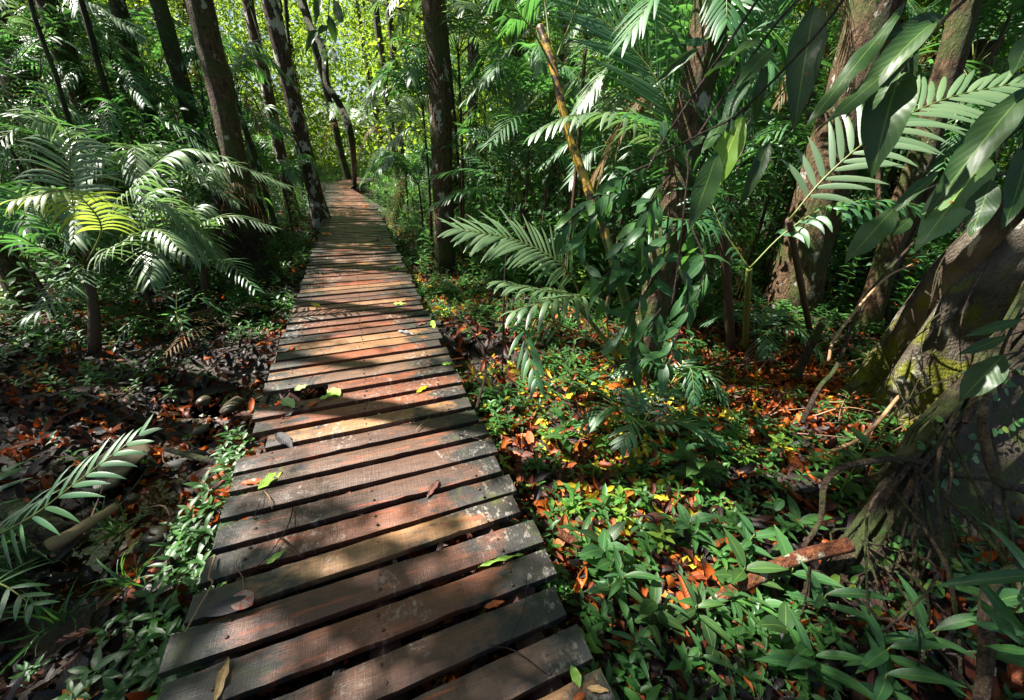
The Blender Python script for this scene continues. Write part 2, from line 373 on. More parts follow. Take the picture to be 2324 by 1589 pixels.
def wood_mat():
    n = NT('deck_wood'); u, v, r, a = n.attr()   # u: 0..1 across the walk (along the board), v: metres along the walk, r: per board, a: 0..1 across the board
    uu = n.math('MULTIPLY', u, 1.33)
    seed = n.math('MULTIPLY', r, 37.)
    fine = n.noise(n.comb(n.math('MULTIPLY', uu, 3.5), n.math('MULTIPLY', v, 60.), seed), 3., 5, .65)
    coarse = n.noise(n.comb(n.math('MULTIPLY', uu, 2.2), n.math('MULTIPLY', v, 9.), seed), 1.4, 4, .6)
    saw = n.noise(n.comb(n.math('MULTIPLY', uu, 130.), n.math('MULTIPLY', v, 5.), seed), 1.5, 3, .7)
    col = n.ramp(r, [(0, (.14, .054, .030)), (.3, (.10, .054, .037)), (.5, (.165, .060, .030)), (.7, (.10, .057, .040)), (.88, (.30, .165, .075)), (1, (.20, .060, .028))])
    col = n.mix(n.ramp(coarse, [(.35, 0.), (.65, 1.)]), n.mix(1., col, (.55, .52, .52), 'MULTIPLY'), col)
    col = n.mix(n.ramp(fine, [(.3, .65), (.6, 0.)]), col, n.mix(1., col, (.4, .34, .3), 'MULTIPLY'))
    col = n.mix(n.ramp(saw, [(.45, 0.), (.75, .45)]), col, n.mix(1., col, (1.9, 1.8, 1.7), 'MULTIPLY'))
    red = n.noise(n.comb(n.math('MULTIPLY', uu, 1.6), n.math('MULTIPLY', v, 14.), seed), 2.2, 3)
    col = n.mix(n.ramp(red, [(.6, 0.), (.68, .7)]), col, (.3, .07, .03))
    # dark algae towards the ends of the boards, its edge broken by noise
    e = n.math('ABSOLUTE', n.math('SUBTRACT', u, .5))
    big = n.noise(n.comb(n.math('MULTIPLY', uu, 4.), n.math('MULTIPLY', v, 7.), seed), 1.6, 5, .65)
    em = n.math('ADD', n.math('MULTIPLY', e, 1.5), n.math('MULTIPLY', n.math('SUBTRACT', big, .5), 1.9))
    em = n.math('ADD', em, n.math('MULTIPLY', n.math('SUBTRACT', n.math('FRACT', n.math('MULTIPLY', r, 7.7)), .5), .35))
    col = n.mix(n.ramp(em, [(.36, 0.), (.64, .93)]), col, (.014, .017, .016))
    grn = n.noise(n.comb(n.math('MULTIPLY', uu, 5.), n.math('MULTIPLY', v, 6.), 3.), 1.7, 4)
    col = n.mix(n.math('MULTIPLY', n.ramp(em, [(.5, 0.), (.8, 1.)]), n.ramp(grn, [(.55, 0.), (.68, .75)])), col, (.06, .075, .012))
    # pale scuffs
    sc = n.noise(n.comb(n.math('MULTIPLY', uu, 16.), n.math('MULTIPLY', v, 12.), 9.), 2.4, 6, .75)
    pt = n.noise(n.comb(n.math('MULTIPLY', uu, 2.2), n.math('MULTIPLY', v, 1.6), 4.), 1.3, 2)
    sm = n.math('MULTIPLY', n.ramp(sc, [(.54, 0.), (.63, 1.)]), n.ramp(pt, [(.5, 0.), (.66, .7)]))
    col = n.mix(sm, col, (.42, .37, .32))
    hs = n.n('HueSaturation'); hs.inputs['Saturation'].default_value = 1.0; n.l(col, hs.inputs['Color']); col = hs.outputs[0]
    h = n.math('ADD', n.math('MULTIPLY', fine, .7), n.math('MULTIPLY', saw, .35))
    ro = n.ramp(big, [(.3, .36), (.7, .58)])
    return n.done(n.pbr(col, ro, .5, n.bump(h, .005, .9)))
M_wood = wood_mat()
M_joist = solid('joist_wood', (.10, .04, .03), .7, (.03, .02, .018), 14.)

M_nail = solid('nail_iron', (.09, .04, .025), .5, (.03, .02, .02), 200.)
def ground_mat():
    n = NT('forest_soil'); o = n.pos()
    a = n.noise(o, 1.7, 5); b = n.noise(o, 18., 6, .7); c = n.noise(o, 70., 3)
    col = n.mix(n.ramp(a, [(.35, 0.), (.7, 1.)]), (.009, .007, .006), (.028, .016, .010))
    col = n.mix(n.ramp(b, [(.5, 0.), (.75, 1.)]), col, (.06, .03, .016))
    return n.done(n.pbr(col, n.ramp(a, [(.35, .3), (.6, .8)]), .5, n.bump(n.math('ADD', b, n.math('MULTIPLY', c, .4)), .03, 1.)))
def water_mat():
    n = NT('stream_water'); nz = n.noise(n.pos(), 12., 3)
    return n.done(n.pbr((.022, .010, .005), .04, .5, n.bump(nz, .006, .5)))

# ------------------------------------------------------------------ world, sun, camera
w = bpy.data.worlds.new("World"); scene.world = w; w.use_nodes = True
nt = w.node_tree; bg = nt.nodes['Background']
sky = nt.nodes.new('ShaderNodeTexSky'); sky.sky_type = 'NISHITA'; sky.sun_disc = False
sky.sun_elevation = SUN_EL; sky.sun_rotation = SUN_AZ; sky.air_density = 1.0; sky.dust_density = 2.0
nt.links.new(sky.outputs[0], bg.inputs[0]); bg.inputs[1].default_value = .043
sl = bpy.data.lights.new('sun', 'SUN'); sl.energy = 5.0; sl.angle = rad(.5); sl.color = (1, .95, .85)
so = bpy.data.objects.new('sun', sl); COL.objects.link(so)
from mathutils import Vector, Matrix
so.rotation_euler = Vector(SUN).to_track_quat('Z', 'Y').to_euler(); so.location = (-10, 14, 30)
cd = bpy.data.cameras.new('camera'); cam = bpy.data.objects.new('camera', cd); COL.objects.link(cam); scene.camera = cam
cd.sensor_width = 36; cd.lens = FPX/IMG_W*36; cd.clip_start = .02; cd.clip_end = 500
M3 = Matrix((tuple(XR), tuple(UP), tuple(-FW))).transposed()
cam.matrix_world = Matrix.Translation(CAM) @ M3.to_4x4()
scene.view_settings.view_transform = 'Standard'; scene.view_settings.look = 'None'; scene.view_settings.exposure = 2.05; scene.view_settings.gamma = 1
scene.render.engine = 'CYCLES'
cy = scene.cycles
cy.max_bounces = 6; cy.diffuse_bounces = 2; cy.glossy_bounces = 2; cy.transmission_bounces = 3; cy.transparent_max_bounces = 4
cy.use_denoising = True; cy.caustics_reflective = False; cy.caustics_refractive = False
cy.sample_clamp_indirect = 6

# ------------------------------------------------------------------ ground and stream
def grid(name, xs, ys, zf, mat):
    X, Y = np.meshgrid(xs, ys); Z = zf(X, Y); n, m = X.shape
    i = np.arange(n-1)[:, None]*m+np.arange(m-1)[None]
    F = np.stack([i, i+1, i+m+1, i+m], -1).reshape(-1, 4)
    mb = MB(); mb.add(np.stack([X, Y, Z], -1).reshape(-1, 3), F); return mb.build(name, mat)
xs = np.sign(np.linspace(-1, 1, 301))*np.abs(np.linspace(-1, 1, 301))**3*90; ys = 4+xs*1.0
far_rise = lambda x, y: gz(x, y)+np.clip((np.hypot(x, y)-30)/60, 0, 1)**2*3
tag(grid('ground', xs, ys, far_rise, ground_mat()), kind='structure')
mbw = MB()
cen = smooth_path(STREAM, 40); tg = norm(np.gradient(cen, axis=0)); nn = np.stack([-tg[:, 1], tg[:, 0]], -1)
V = np.concatenate([np.c_[cen+nn*.75, np.full(40, -.10)], np.c_[cen-nn*.75, np.full(40, -.10)]])
mbw.add(V, [(i, i+1, 41+i, 40+i) for i in range(39)]); tag(mbw.build('stream_water', water_mat()), kind='structure')

# ------------------------------------------------------------------ boardwalk
def deck_xyz(s, wv, z):   # walk coordinates -> world
    return PO+PD*s+PQ*wv+np.array([0, 0, z])
Lk = [(-4, .0), (10.35, .10), (10.4, .05), (14.2, -.14), (16.6, -.22), (18.3, .15), (20.5, .82), (24, 1.6), (30, 2.7), (38, 3.2)]
Rk = [(-4, 1.333), (9.5, 1.33), (10.4, 1.22), (12.7, 1.08), (15.4, .70), (16.3, .78), (18.1, 1.3), (20.3, 1.75), (24, 2.5), (30, 3.6), (38, 4.2)]
def li(k, s): return np.interp(s, [a for a, _ in k], [b for _, b in k])
RB = np.random.RandomState(21)
walk = thing('boardwalk', deck_xyz(0, .66, 0), 'weathered red-brown plank boardwalk winding through the jungle', 'boardwalk')
deck = MB(); s = -1.95; k = 0
SP = .1504
def board(s0, bw, wl, wr, skew, z, th, rnd, tilt, hole=None):
    nu = 26; us = np.linspace(0, 1, nu+1)
    prof = [(-.5, -1), (-.5, -.12), (-.47, 0), (-.2, 0), (.2, 0), (.47, 0), (.5, -.12), (.5, -1)]
    jag = (RB.rand(nu+1, 2)-.5)*.003+np.stack([(vnoise(us*7+rnd*50, np.full(nu+1, rnd*9))-.5)*.006, (vnoise(us*6+rnd*80, np.full(nu+1, rnd*5+3))-.5)*.006], -1)
    jag = np.where(RB.rand(nu+1, 2) < .03, jag+.005*np.array([1, -1]), jag)
    V = []; D = []
    for i, uu in enumerate(us):
        wv = wl+(wr-wl)*uu
        for (a, b) in prof:
            e = jag[i, 0] if a < 0 else -jag[i, 1]
            if abs(a) < .3: e = 0
            if uu < .003 or uu > .997: wv2 = wv+(.003 if uu < .5 else -.003)*(1 if b == 0 else 0)
            else: wv2 = wv
            ss = s0+a*bw+e+skew*(wv-.66)
            V.append(deck_xyz(ss, wv2, z+b*th+tilt*a*bw-(0.004 if abs(a) > .46 and b == 0 else 0))); D.append((wv/1.33, ss, rnd, a+.5))
    m = len(prof); F = []
    for i in range(nu):
        for j in range(m-1): F.append((i*m+j, i*m+j+1, (i+1)*m+j+1, (i+1)*m+j))
        F.append((i*m+m-1, i*m, (i+1)*m, (i+1)*m+m-1))
    V = np.array(V); n0 = len(V)
    f3 = []
    for e, r in ((0, 1), (nu, -1)):
        b = e*m; idx = [b+j for j in range(m)]
        for j in range(1, m-1): f3.append((idx[0], idx[j], idx[j+1]) if r < 0 else (idx[0], idx[j+1], idx[j]))
    deck.add(V, F, f3, np.array(D))
NAILS = []
while s < 21.6:
    # board index: photo measures: index 1 has its far-left corner at s=-0.1504 ...
    wl = li(Lk, s)+RB.randn()*.012; wr = li(Rk, s)+RB.randn()*.014
    kk = int(round(-s/SP)); rnd = RB.rand()
    bw = .113+RB.randn()*.004
    skew = .036 + RB.randn()*.006 if s < 3 else RB.randn()*.008+.02
    z = DECK+RB.randn()*.003
    if kk == 0: wl += .085; rnd = .89
    if kk == -3: wl += .42; rnd = .5
    if kk == -1: rnd = .98
    if kk in (3, 4, 10): rnd = .3
    if kk in (5, 8): rnd = .5
    if kk == -6: rnd = .99
    if kk == -9: wr += .08
    skip = False
    if abs(s-4.4) < SP/2: skip = False; s += .05
    if abs(s-6.95) < SP/2: s += .03
    if s > 10.4: skew = 0.07 if s < 16.3 else -.32*min(1, (s-16.3)/1.5); bw = .118
    NAILS += [s-.03, s-bw+.03]
    board(s-bw/2, bw, wl, wr, skew, z, .035, rnd, RB.randn()*.03)
    s += SP+RB.randn()*.003
    if RB.rand() < .06: s += .012
nl_ = MB(); cyl = MB(); tube(cyl, [(0, 0, -.004), (0, 0, .0015)], [.006, .006], 8); CT = (cyl.v[0], cyl.f4[0], cyl.f3[0], np.zeros((len(cyl.v[0]), 2)), np.zeros(len(cyl.v[0])))
q_ = np.array([deck_xyz(a_, li(Lk, a_)+(li(Rk, a_)-li(Lk, a_))*b_/1.33+RB.randn()*.006, DECK+.002) for a_ in NAILS for b_ in (.16, .66, 1.16)]); nl_.scatter(CT, q_, random_basis(len(q_), .0, RB), np.ones(len(q_)), RB.rand(len(q_)))
nl_.build('nails', M_nail, walk)
deck.build('deck', M_wood, walk, smooth=False)
for wv in (.16, .66, 1.16):
    jb = MB(); pts = [deck_xyz(q, li(Lk, q)+(li(Rk, q)-li(Lk, q))*wv/1.33, DECK-.09) for q in np.linspace(-2.3, 21.4, 60)]
    tube(jb, pts, .055, 4); jb.build('joist', M_joist, walk, smooth=False)
for q in np.arange(-1.2, 21, 1.9):
    for wv in (.10, 1.23):
        pb = MB(); a = deck_xyz(q, li(Lk, q)+(li(Rk, q)-li(Lk, q))*wv/1.33, 0)
        tube(pb, [a+[0, 0, -.3], a+[0, 0, .20]], .05, 8); pb.build('post', M_joist, walk)

# ------------------------------------------------------------------ palm fronds
def frond_mesh(pts, n, ll, lw, droop=.35, ang=55, lift=.15, upv=(0, 0, 1), lead=.12, rs=None, rr=.007, drop=.05, prof='mid', pair=True, sweep=1.0):
    """pts: rachis control points (world). returns (leaflet MB, rachis MB)"""
    rs = rs or R; C = smooth_path(pts, 40); T = norm(np.gradient(C, axis=0))
    L = np.concatenate([[0], np.cumsum(np.linalg.norm(np.diff(C, axis=0), axis=1))]); tot = L[-1]
    lm = MB(); rm = MB()
    tube(rm, C[::2], np.linspace(rr, rr*.25, 20), 6, rnd=.4)
    n = max(7, int(n*.74)); ts = np.linspace(lead, 1, n)
    up0 = norm(np.array(upv, float))
    P, Dr, Up, Ln, Rn = [], [], [], [], []
    for i, t in enumerate(ts):
        x = t*tot; p = np.array([np.interp(x, L, C[:, k]) for k in range(3)]); tg_ = norm(np.array([np.interp(x, L, T[:, k]) for k in range(3)]))
        side = norm(np.cross(tg_, up0)); up = np.cross(side, tg_)
        q = (t-lead)/(1-lead)
        if prof == 'mid': f = .55+.45*math.sin(math.pi*min(1, q*.9+.15)) if q < .97 else .5
        elif prof == 'tip': f = 1-.25*q
        else: f = (1-q)**.4*.6+.4
        a = rad(ang*(1-.42*q)+rs.randn()*3)
        for sgn in ((-1, 1) if pair else (1,)):
            if rs.rand() < drop: continue
            d = norm(tg_*math.cos(a)+side*sgn*math.sin(a)+up*(lift+rs.randn()*.05))
            P.append(p); Dr.append(d); Up.append(norm(up+side*sgn*.25)); Ln.append(ll*f*(1+rs.randn()*.05)); Rn.append(rs.rand()*.75+.05)
    P = np.array(P); Dr = np.array(Dr); Up = np.array(Up); Ln = np.array(Ln); Rn = np.array(Rn); m = len(P)
    K = 6; tt = np.linspace(0, 1, K+1)
    # leaflet strips drooping under gravity
    g = np.array([0, 0, -1.])
    dro = droop*(1+rs.randn(m)*.25)
    cur = P.copy(); cents = [cur.copy()]; dirs = []
    for i in range(K):
        dd = norm(Dr+g[None]*(dro*tt[i+1]**1.2*1.9)[:, None]); dirs.append(dd); cur = cur+dd*(Ln/K)[:, None]; cents.append(cur.copy())
    dirs.append(dirs[-1])
    wp = np.array([.35, .85, 1, .95, .8, .5, .06])[:K+1]
    V = np.zeros((m, K+1, 3, 3)); D = np.zeros((m, K+1, 3, 4))
    for i in range(K+1):
        sd = norm(np.cross(dirs[i], Up)); nu = np.cross(sd, dirs[i]); hw = lw*wp[i]*.41
        for j, sx in enumerate((-1, 0, 1)):
            V[:, i, j] = cents[i]+sd*(sx*hw)-nu*(abs(sx)*hw*.35); D[:, i, j, 0] = (sx+1)/2; D[:, i, j, 1] = tt[i]
    D[..., 2] = Rn[:, None, None]
    base = np.array([(i*3+j, i*3+j+1, (i+1)*3+j+1, (i+1)*3+j) for i in range(K) for j in (0, 1)])
    F = (base[None]+(np.arange(m)*(K+1)*3)[:, None, None]).reshape(-1, 4)
    lm.add(V.reshape(-1, 3), F, None, D.reshape(-1, 4))
    return lm, rm
def add_frond(parent, pts, n=30, ll=.3, lw=.024, mat=None, **kw):
    lm, rm = frond_mesh(pts, n, ll, lw, **kw)
    fr = lm.build('frond', mat or M_palm, parent)
    rb = rm.build('rachis', M_petiole if mat is not M_palm_dead else M_pstem, fr)
    # fr shares the parent's frame; keep rachis in it too
    rb.matrix_parent_inverse = parent_inv(parent); rb.parent = fr; rb.matrix_parent_inverse = Matrix.Identity(4)
    rb.matrix_parent_inverse = Matrix.Identity(4); 
    # world = parent * inv(parent) * I ... identity for a mesh in world coordinates
    return fr
def arch(base, az, L, rise, reach_drop, rs):
    d = np.array([math.cos(az), math.sin(az), 0]); 
    return [base, base+d*L*.22+[0, 0, rise*.6], base+d*L*.55+[0, 0, rise], base+d*L*.95+[0, 0, rise-reach_drop]]
def palm(loc, label, group=None, nf=7, L=1.3, rise=.9, stem_h=.3, ll=.32, lw=.026, seed=1, mat=None, stem_r=.025, n=26, top=None, droop=.35, az0=None, azs=None):
    rs = np.random.RandomState(seed); loc = np.asarray(loc, float)
    t = thing('palm', loc, label, 'palm', group)
    top = np.asarray(top, float) if top is not None else loc+[rs.randn()*.04, rs.randn()*.04, stem_h]
    mb = MB(); mid = (loc+top)/2+[.03, 0, 0]
    tube(mb, smooth_path([loc-[0, 0, .1], mid, top], 10), np.linspace(stem_r*1.25, stem_r*.8, 10), 10, lump=.12, seed=seed); mb.build('stem', M_pstem, t)
    a0 = rs.rand()*6.28 if az0 is None else az0
    for i in range(nf):
        az = a0+i*2.4+rs.randn()*.15 if azs is None else azs[i]
        l = L*(.75+.35*rs.rand()); up = rise*(.55+.6*rs.rand())
        dead = i == nf-1 and nf > 5 and mat is not M_palm_dead and rs.rand() < .5
        if dead: up = .1
        add_frond(t, arch(top, az, l, up, up*.4+l*(.75 if dead else .18*rs.rand()), rs), n, ll*(.85+.2*rs.rand()), lw*(.6 if dead else 1), M_palm_dead if dead else mat, rs=rs, droop=1.1 if dead else droop*rs.uniform(.7, 1.5), lead=.2)
    return t

def hides(x, y):
    a = np.degrees(np.arctan2(x, y)); d = np.hypot(x, y); o = np.zeros(np.shape(x), bool)
    for a0, d0, w0 in ((36, 6.4, 6), (20, 3.3, 8), (-34, 6.3, 5), (-10.2, 6.7, 4), (-25.6, 10.3, 3), (41.5, 8.7, 3)): o = o | ((np.abs(a-a0) < w0) & (d < d0))
    return o
PRI = [at_r(1780, 620, 6.2)[:2], at_r(1850, 400, 6.2)[:2], on(1750, 850)[:2], on(1850, 870)[:2], at(2130, 790, 3.3)[:2], at(160, 350, 3.4)[:2], at(400, 350, 3.35)[:2], at(1180, 560, 2.7)[:2], at(1100, 300, 5.4)[:2], at(1000, 200, 6.1)[:2], on(940, 520)[:2]]
def sunblock(x, y, reach=2.6, wid=.75):
    sd = SUN[:2]/np.linalg.norm(SUN[:2])
    for c in PRI:
        e = np.array([x, y])-c; t = e@sd
        if -.2 < t < reach and abs(e[0]*sd[1]-e[1]*sd[0]) < wid: return True
    return False
def P3(lst): return [at(*p) for p in lst]
GROUPP = 'understory palms beside the boardwalk'
#@@HERO
exec_hero = True
# ---- left side palms
b = on(215, 800); pA = thing('palm', b, 'large arching palm with white-glinting fronds at left of the boardwalk', 'palm')
mb = MB(); topA = at(195, 600, 3.5); tube(mb, smooth_path([b, (b+topA)/2+[.03, 0, 0], topA], 8), np.linspace(.05, .03, 8), 10, lump=.1); mb.build('stem', M_pstem, pA)
add_frond(pA, [topA]+P3([(172, 500, 3.4), (158, 400, 3.35), (158, 320, 3.3), (140, 285, 3.2), (85, 275, 3.05)]), 46, .38, .03, M_palm_glint, droop=.42, ang=68, lead=.22, upv=(.3, -1, .5))
add_frond(pA, [topA]+P3([(260, 480, 3.35), (330, 395, 3.3), (410, 340, 3.35), (505, 355, 3.4)]), 40, .30, .026, M_palm_glint, droop=.8, ang=60, lead=.3)
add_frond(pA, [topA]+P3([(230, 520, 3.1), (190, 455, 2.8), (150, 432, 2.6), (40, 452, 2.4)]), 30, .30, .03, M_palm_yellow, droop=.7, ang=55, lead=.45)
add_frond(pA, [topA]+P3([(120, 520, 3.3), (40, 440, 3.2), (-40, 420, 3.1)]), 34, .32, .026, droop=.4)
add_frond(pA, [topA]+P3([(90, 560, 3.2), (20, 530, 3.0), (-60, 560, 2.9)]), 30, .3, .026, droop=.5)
add_frond(pA, [topA]+P3([(260, 560, 3.3), (350, 520, 3.1), (420, 575, 2.9)]), 30, .26, .03, M_palm_glint, droop=.9, ang=60)
add_frond(pA, [topA]+P3([(150, 640, 3.2), (110, 690, 3.0), (60, 720, 2.9)]), 24, .26, .022, droop=.5)
b = on(470, 690); pB = thing('palm', b, 'grey-green palm arching toward the left edge of the boardwalk', 'palm'); topB = at(455, 560, 4.7)
mb = MB(); tube(mb, smooth_path([b, (b+topB)/2, topB], 8), np.linspace(.045, .03, 8), 10, lump=.1); mb.build('stem', M_pstem, pB)
add_frond(pB, [topB]+P3([(440, 470, 4.7), (490, 375, 4.7), (560, 385, 4.7), (650, 420, 4.8)]), 38, .26, .022, M_palm_glint, droop=.5, lead=.4)
add_frond(pB, [topB]+P3([(440, 520, 4.5), (520, 490, 4.4), (615, 515, 4.4)]), 32, .26, .022, M_palm_glint, droop=.45)
add_frond(pB, [topB]+P3([(430, 480, 4.6), (370, 440, 4.5), (310, 470, 4.5)]), 32, .28, .022, droop=.55)
add_frond(pB, [topB]+P3([(470, 590, 4.3), (520, 595, 4.1), (578, 655, 3.9)]), 28, .24, .022, droop=.35)
add_frond(pB, [topB]+P3([(380, 570, 4.4), (330, 560, 4.2), (260, 600, 4.1)]), 28, .26, .022, droop=.5)
add_frond(pB, [topB]+P3([(420, 430, 4.8), (380, 390, 4.9), (340, 400, 5.0)]), 30, .26, .02, droop=.5)
b = on(420, 770); pC = palm(b, 'small green palm seedling on the litter left of the deck', None, 4, .5, .3, .08, .17, .02, 31, n=12)
b = on(520, 745); palm(b, 'brown dead palm fronds lying near the left deck edge', None, 4, .7, .2, .05, .17, .013, 33, M_palm_dead, n=20)
b = on(540, 660); palm(b+[0, .1, 0], 'withered brown palm skirt at the foot of the fern-bearing trunk', None, 7, .9, .75, .5, .2, .013, 35, M_palm_dead, n=24, droop=.9)
# bottom left
b = np.array([-2.5, 1.05, 0.]); pD = thing('palm', b, 'dark green palm fronds reaching in at the lower left edge', 'palm'); topD = np.array([-2.35, 1.1, .35])
mb = MB(); tube(mb, [b, topD], [.04, .03], 8); mb.build('stem', M_pstem, pD)
add_frond(pD, [topD]+P3([(-60, 1230, 1.75), (60, 1180, 1.7), (180, 1090, 1.75), (315, 988, 1.85)]), 22, .22, .030, droop=.35, ang=50, upv=(0, -.5, 1), drop=.02)
add_frond(pD, [topD]+P3([(-60, 1330, 1.5), (0, 1325, 1.45), (70, 1370, 1.4)]), 16, .16, .024, droop=.3)
add_frond(pD, [topD]+P3([(-80, 1180, 1.8), (-30, 1110, 1.9), (10, 1070, 2.0)]), 16, .18, .026, droop=.4)
# upper left dim palms
for i, (u, v, d, lab, mt) in enumerate([(260, 330, 6.5, 'palm with bright yellow-green fronds between the upper left trunks', M_palm_yellow), (335, 380, 5.8, 'palm with an upright dark green fan frond behind the left trunks', None),
        (90, 180, 5.5, 'tall shaded palm with grey-white leaflets at the upper left corner', None), (400, 260, 9., 'pale sunlit palm frond behind the mossy trunk', None), (20, 330, 5., 'dim palm at the left picture edge behind the large arching palm', None)]):
    p = at(u, v, d); g = p.copy(); g[2] = 0
    palm(g, lab, None, 7, 1.3, .75, 0, .36, .024, 50+i, mt, top=p, n=30, droop=.5)
# ---- centre and right palms
b = on(1205, 600); pE = thing('palm', b, 'green palm with fronds radiating from a brown stem in the centre', 'palm'); topE = at(1180, 465, 5.6)
mb = MB(); tube(mb, smooth_path([b, (b+topE)/2+[.05, 0, 0], topE], 8), np.linspace(.07, .045, 8), 10, lump=.15); mb.build('stem', M_pstem, pE)
for pts, ll in [([(1165, 400, 5.5), (1120, 330, 5.4), (1060, 290, 5.2)], .42), ([(1175, 380, 5.5), (1165, 280, 5.4), (1185, 190, 5.3)], .45), ([(1190, 400, 5.4), (1240, 340, 5.2), (1300, 365, 5.0)], .40),
                ([(1150, 410, 5.3), (1060, 385, 5.0), (960, 405, 4.9)], .3), ([(1140, 430, 5.2), (1060, 430, 4.9), (985, 465, 4.8)], .28), ([(1200, 380, 5.6), (1250, 270, 5.7), (1330, 230, 5.8)], .42),
                ([(1140, 400, 5.6), (1040, 330, 5.8), (945, 345, 5.9)], .35)]:
    add_frond(pE, [topE]+P3(pts), 30, ll, .036, droop=.4, ang=58, lead=.3)
b = on(985, 560); pF = thing('palm', b, 'palm with grey drooping fronds in front of the dark central trunk', 'palm'); topF = at(1015, 330, 6.3)
mb = MB(); tube(mb, smooth_path([b, (b+topF)/2+[.05, 0, 0], topF], 8), np.linspace(.05, .04, 8), 10, lump=.15); mb.build('stem', M_pstem, pF)
for pts, ll in [([(1000, 240, 6.2), (960, 160, 6.1), (905, 175, 6.1), (865, 210, 6.1)], .42), ([(1010, 230, 6.2), (1000, 130, 6.2), (1055, 145, 6.2)], .35), ([(1030, 250, 6.), (1080, 180, 5.9), (1160, 215, 5.8)], .4),
                ([(980, 300, 6.), (930, 290, 5.8), (880, 330, 5.7)], .3), ([(1040, 300, 5.8), (1100, 290, 5.6), (1130, 330, 5.5)], .35), ([(990, 200, 6.4), (960, 80, 6.6), (900, 30, 6.7)], .4)]:
    add_frond(pF, [topF]+P3(pts), 32, ll, .03, M_palm_glint, droop=.75, ang=58, lead=.35)
b = on(1420, 840); pG = thing('palm', b, 'ringed green palm with bright grey frond spread over the right-hand herbs', 'palm'); topG = at(1225, 600, 2.95)
mb = MB(); tube(mb, smooth_path([b, at(1340, 730, 3.15), topG], 12), np.linspace(.022, .014, 12), 10); mb.build('stem', M_cane, pG)
add_frond(pG, P3([(1330, 715, 3.1), (1287, 614, 2.8), (1180, 548, 2.7), (1040, 520, 2.6)]), 34, .32, .034, M_palm_glint, droop=.28, ang=58, lead=.3, upv=(.1, -.6, 1))
add_frond(pG, P3([(1345, 740, 3.1), (1300, 672, 2.9), (1240, 662, 2.7), (1135, 640, 2.6)]), 26, .27, .03, M_palm_glint, droop=.5, ang=60, lead=.25)
add_frond(pG, P3([(1380, 780, 3.1), (1370, 690, 2.9), (1290, 672, 2.6), (1170, 705, 2.45)]), 16, .30, .042, M_palm_glint, droop=.75, ang=60, lead=.35)
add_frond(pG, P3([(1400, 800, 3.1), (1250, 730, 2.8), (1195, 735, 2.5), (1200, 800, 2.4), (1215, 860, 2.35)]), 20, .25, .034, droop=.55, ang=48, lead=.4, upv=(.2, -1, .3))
b = on(1470, 870); pH = thing('cane_palm', b, 'yellow-brown ringed cane palm leaning up through the centre', 'palm'); topH = at(1205, 40, 2.6)
mb = MB(); cs = smooth_path([b, at(1395, 600, 2.75), at(1335, 430, 2.7), at(1290, 300, 2.65), at(1255, 150, 2.6), at(1225, 60, 2.6)], 60); tube(mb, cs, np.linspace(.034, .024, 60)*(1+.12*(np.arange(60) % 6 == 0)), 12); mb.build('stem', M_cane, pH)
add_frond(pH, P3([(1255, 150, 2.6), (1300, 40, 2.7), (1370, -120, 2.9), (1500, -160, 3.1)]), 34, .4, .034, droop=.4, lead=.35)
add_frond(pH, P3([(1262, 170, 2.6), (1215, 80, 2.5), (1170, 20, 2.4), (1090, -90, 2.4)]), 28, .34, .034, droop=.4, lead=.45)
add_frond(pH, P3([(1250, 130, 2.6), (1235, 0, 2.6), (1200, -160, 2.6), (1050, -260, 2.5)]), 34, .45, .036, droop=.6, lead=.3)
add_frond(pH, P3([(1262, 160, 2.6), (1330, 110, 2.9), (1400, 70, 3.2), (1470, 85, 3.4)]), 30, .34, .032, droop=.7, ang=58, lead=.35)
b = on(1030, 560)*[1, 1, 0]; pT = palm(b+[.2, 0, 0], 'tall palm hanging bright green leaflets over the top centre', None, 7, 1.5, .8, 0, .5, .04, 71, top=at(1000, -70, 5.0), n=24, droop=.9)
# F16 whitish leaflets crossing the cane
b = on(1660, 800); pI = thing('palm', b, 'tall palm with long blue-green leaflets standing upright at right of centre', 'palm'); topI = at(1640, 480, 3.3)
mb = MB(); tube(mb, smooth_path([b, (b+topI)/2, topI], 8), np.linspace(.05, .035, 8), 10, lump=.15); mb.build('stem', M_pstem, pI)
add_frond(pI, [topI]+P3([(1560, 330, 2.9), (1470, 150, 2.8), (1300, -20, 2.8)]), 44, .62, .026, droop=.12, ang=34, lift=.1, lead=.3, upv=(0, -1, .4))
add_frond(pI, [topI]+P3([(1680, 300, 3.3), (1720, 120, 3.4), (1790, -120, 3.5)]), 48, .75, .03, droop=.06, ang=22, lift=.05, lead=.2, upv=(0, -1, .4))
add_frond(pI, [topI]+P3([(1640, 330, 3.2), (1640, 150, 3.2), (1600, -100, 3.2)]), 40, .6, .026, droop=.1, ang=26, lift=.05, lead=.25, upv=(0, -1, .4))
add_frond(pI, [topI]+P3([(1560, 370, 2.9), (1430, 268, 2.6), (1300, 262, 2.5), (1215, 300, 2.45)]), 24, .26, .04, M_palm_glint, droop=.75, ang=60, lead=.45)
add_frond(pI, [topI]+P3([(1590, 420, 2.8), (1520, 300, 2.6), (1440, 260, 2.5)]), 40, .36, .03, droop=.5)
add_frond(pI, [topI]+P3([(1580, 500, 2.7), (1500, 500, 2.5), (1430, 570, 2.4)]), 34, .32, .03, droop=.6)
add_frond(pI, [topI]+P3([(1640, 380, 2.8), (1580, 230, 2.7), (1560, 90, 2.7)]), 40, .45, .028, droop=.3, ang=45)
add_frond(pI, [topI]+P3([(1540, 420, 3.4), (1460, 330, 3.6), (1380, 330, 3.8)]), 36, .35, .024, droop=.5)
b = on(1840, 760); pJ = thing('palm', b, 'palm with pale sunlit leaflets arching from centre right to the upper right edge', 'palm'); topJ = at(1790, 500, 2.5)
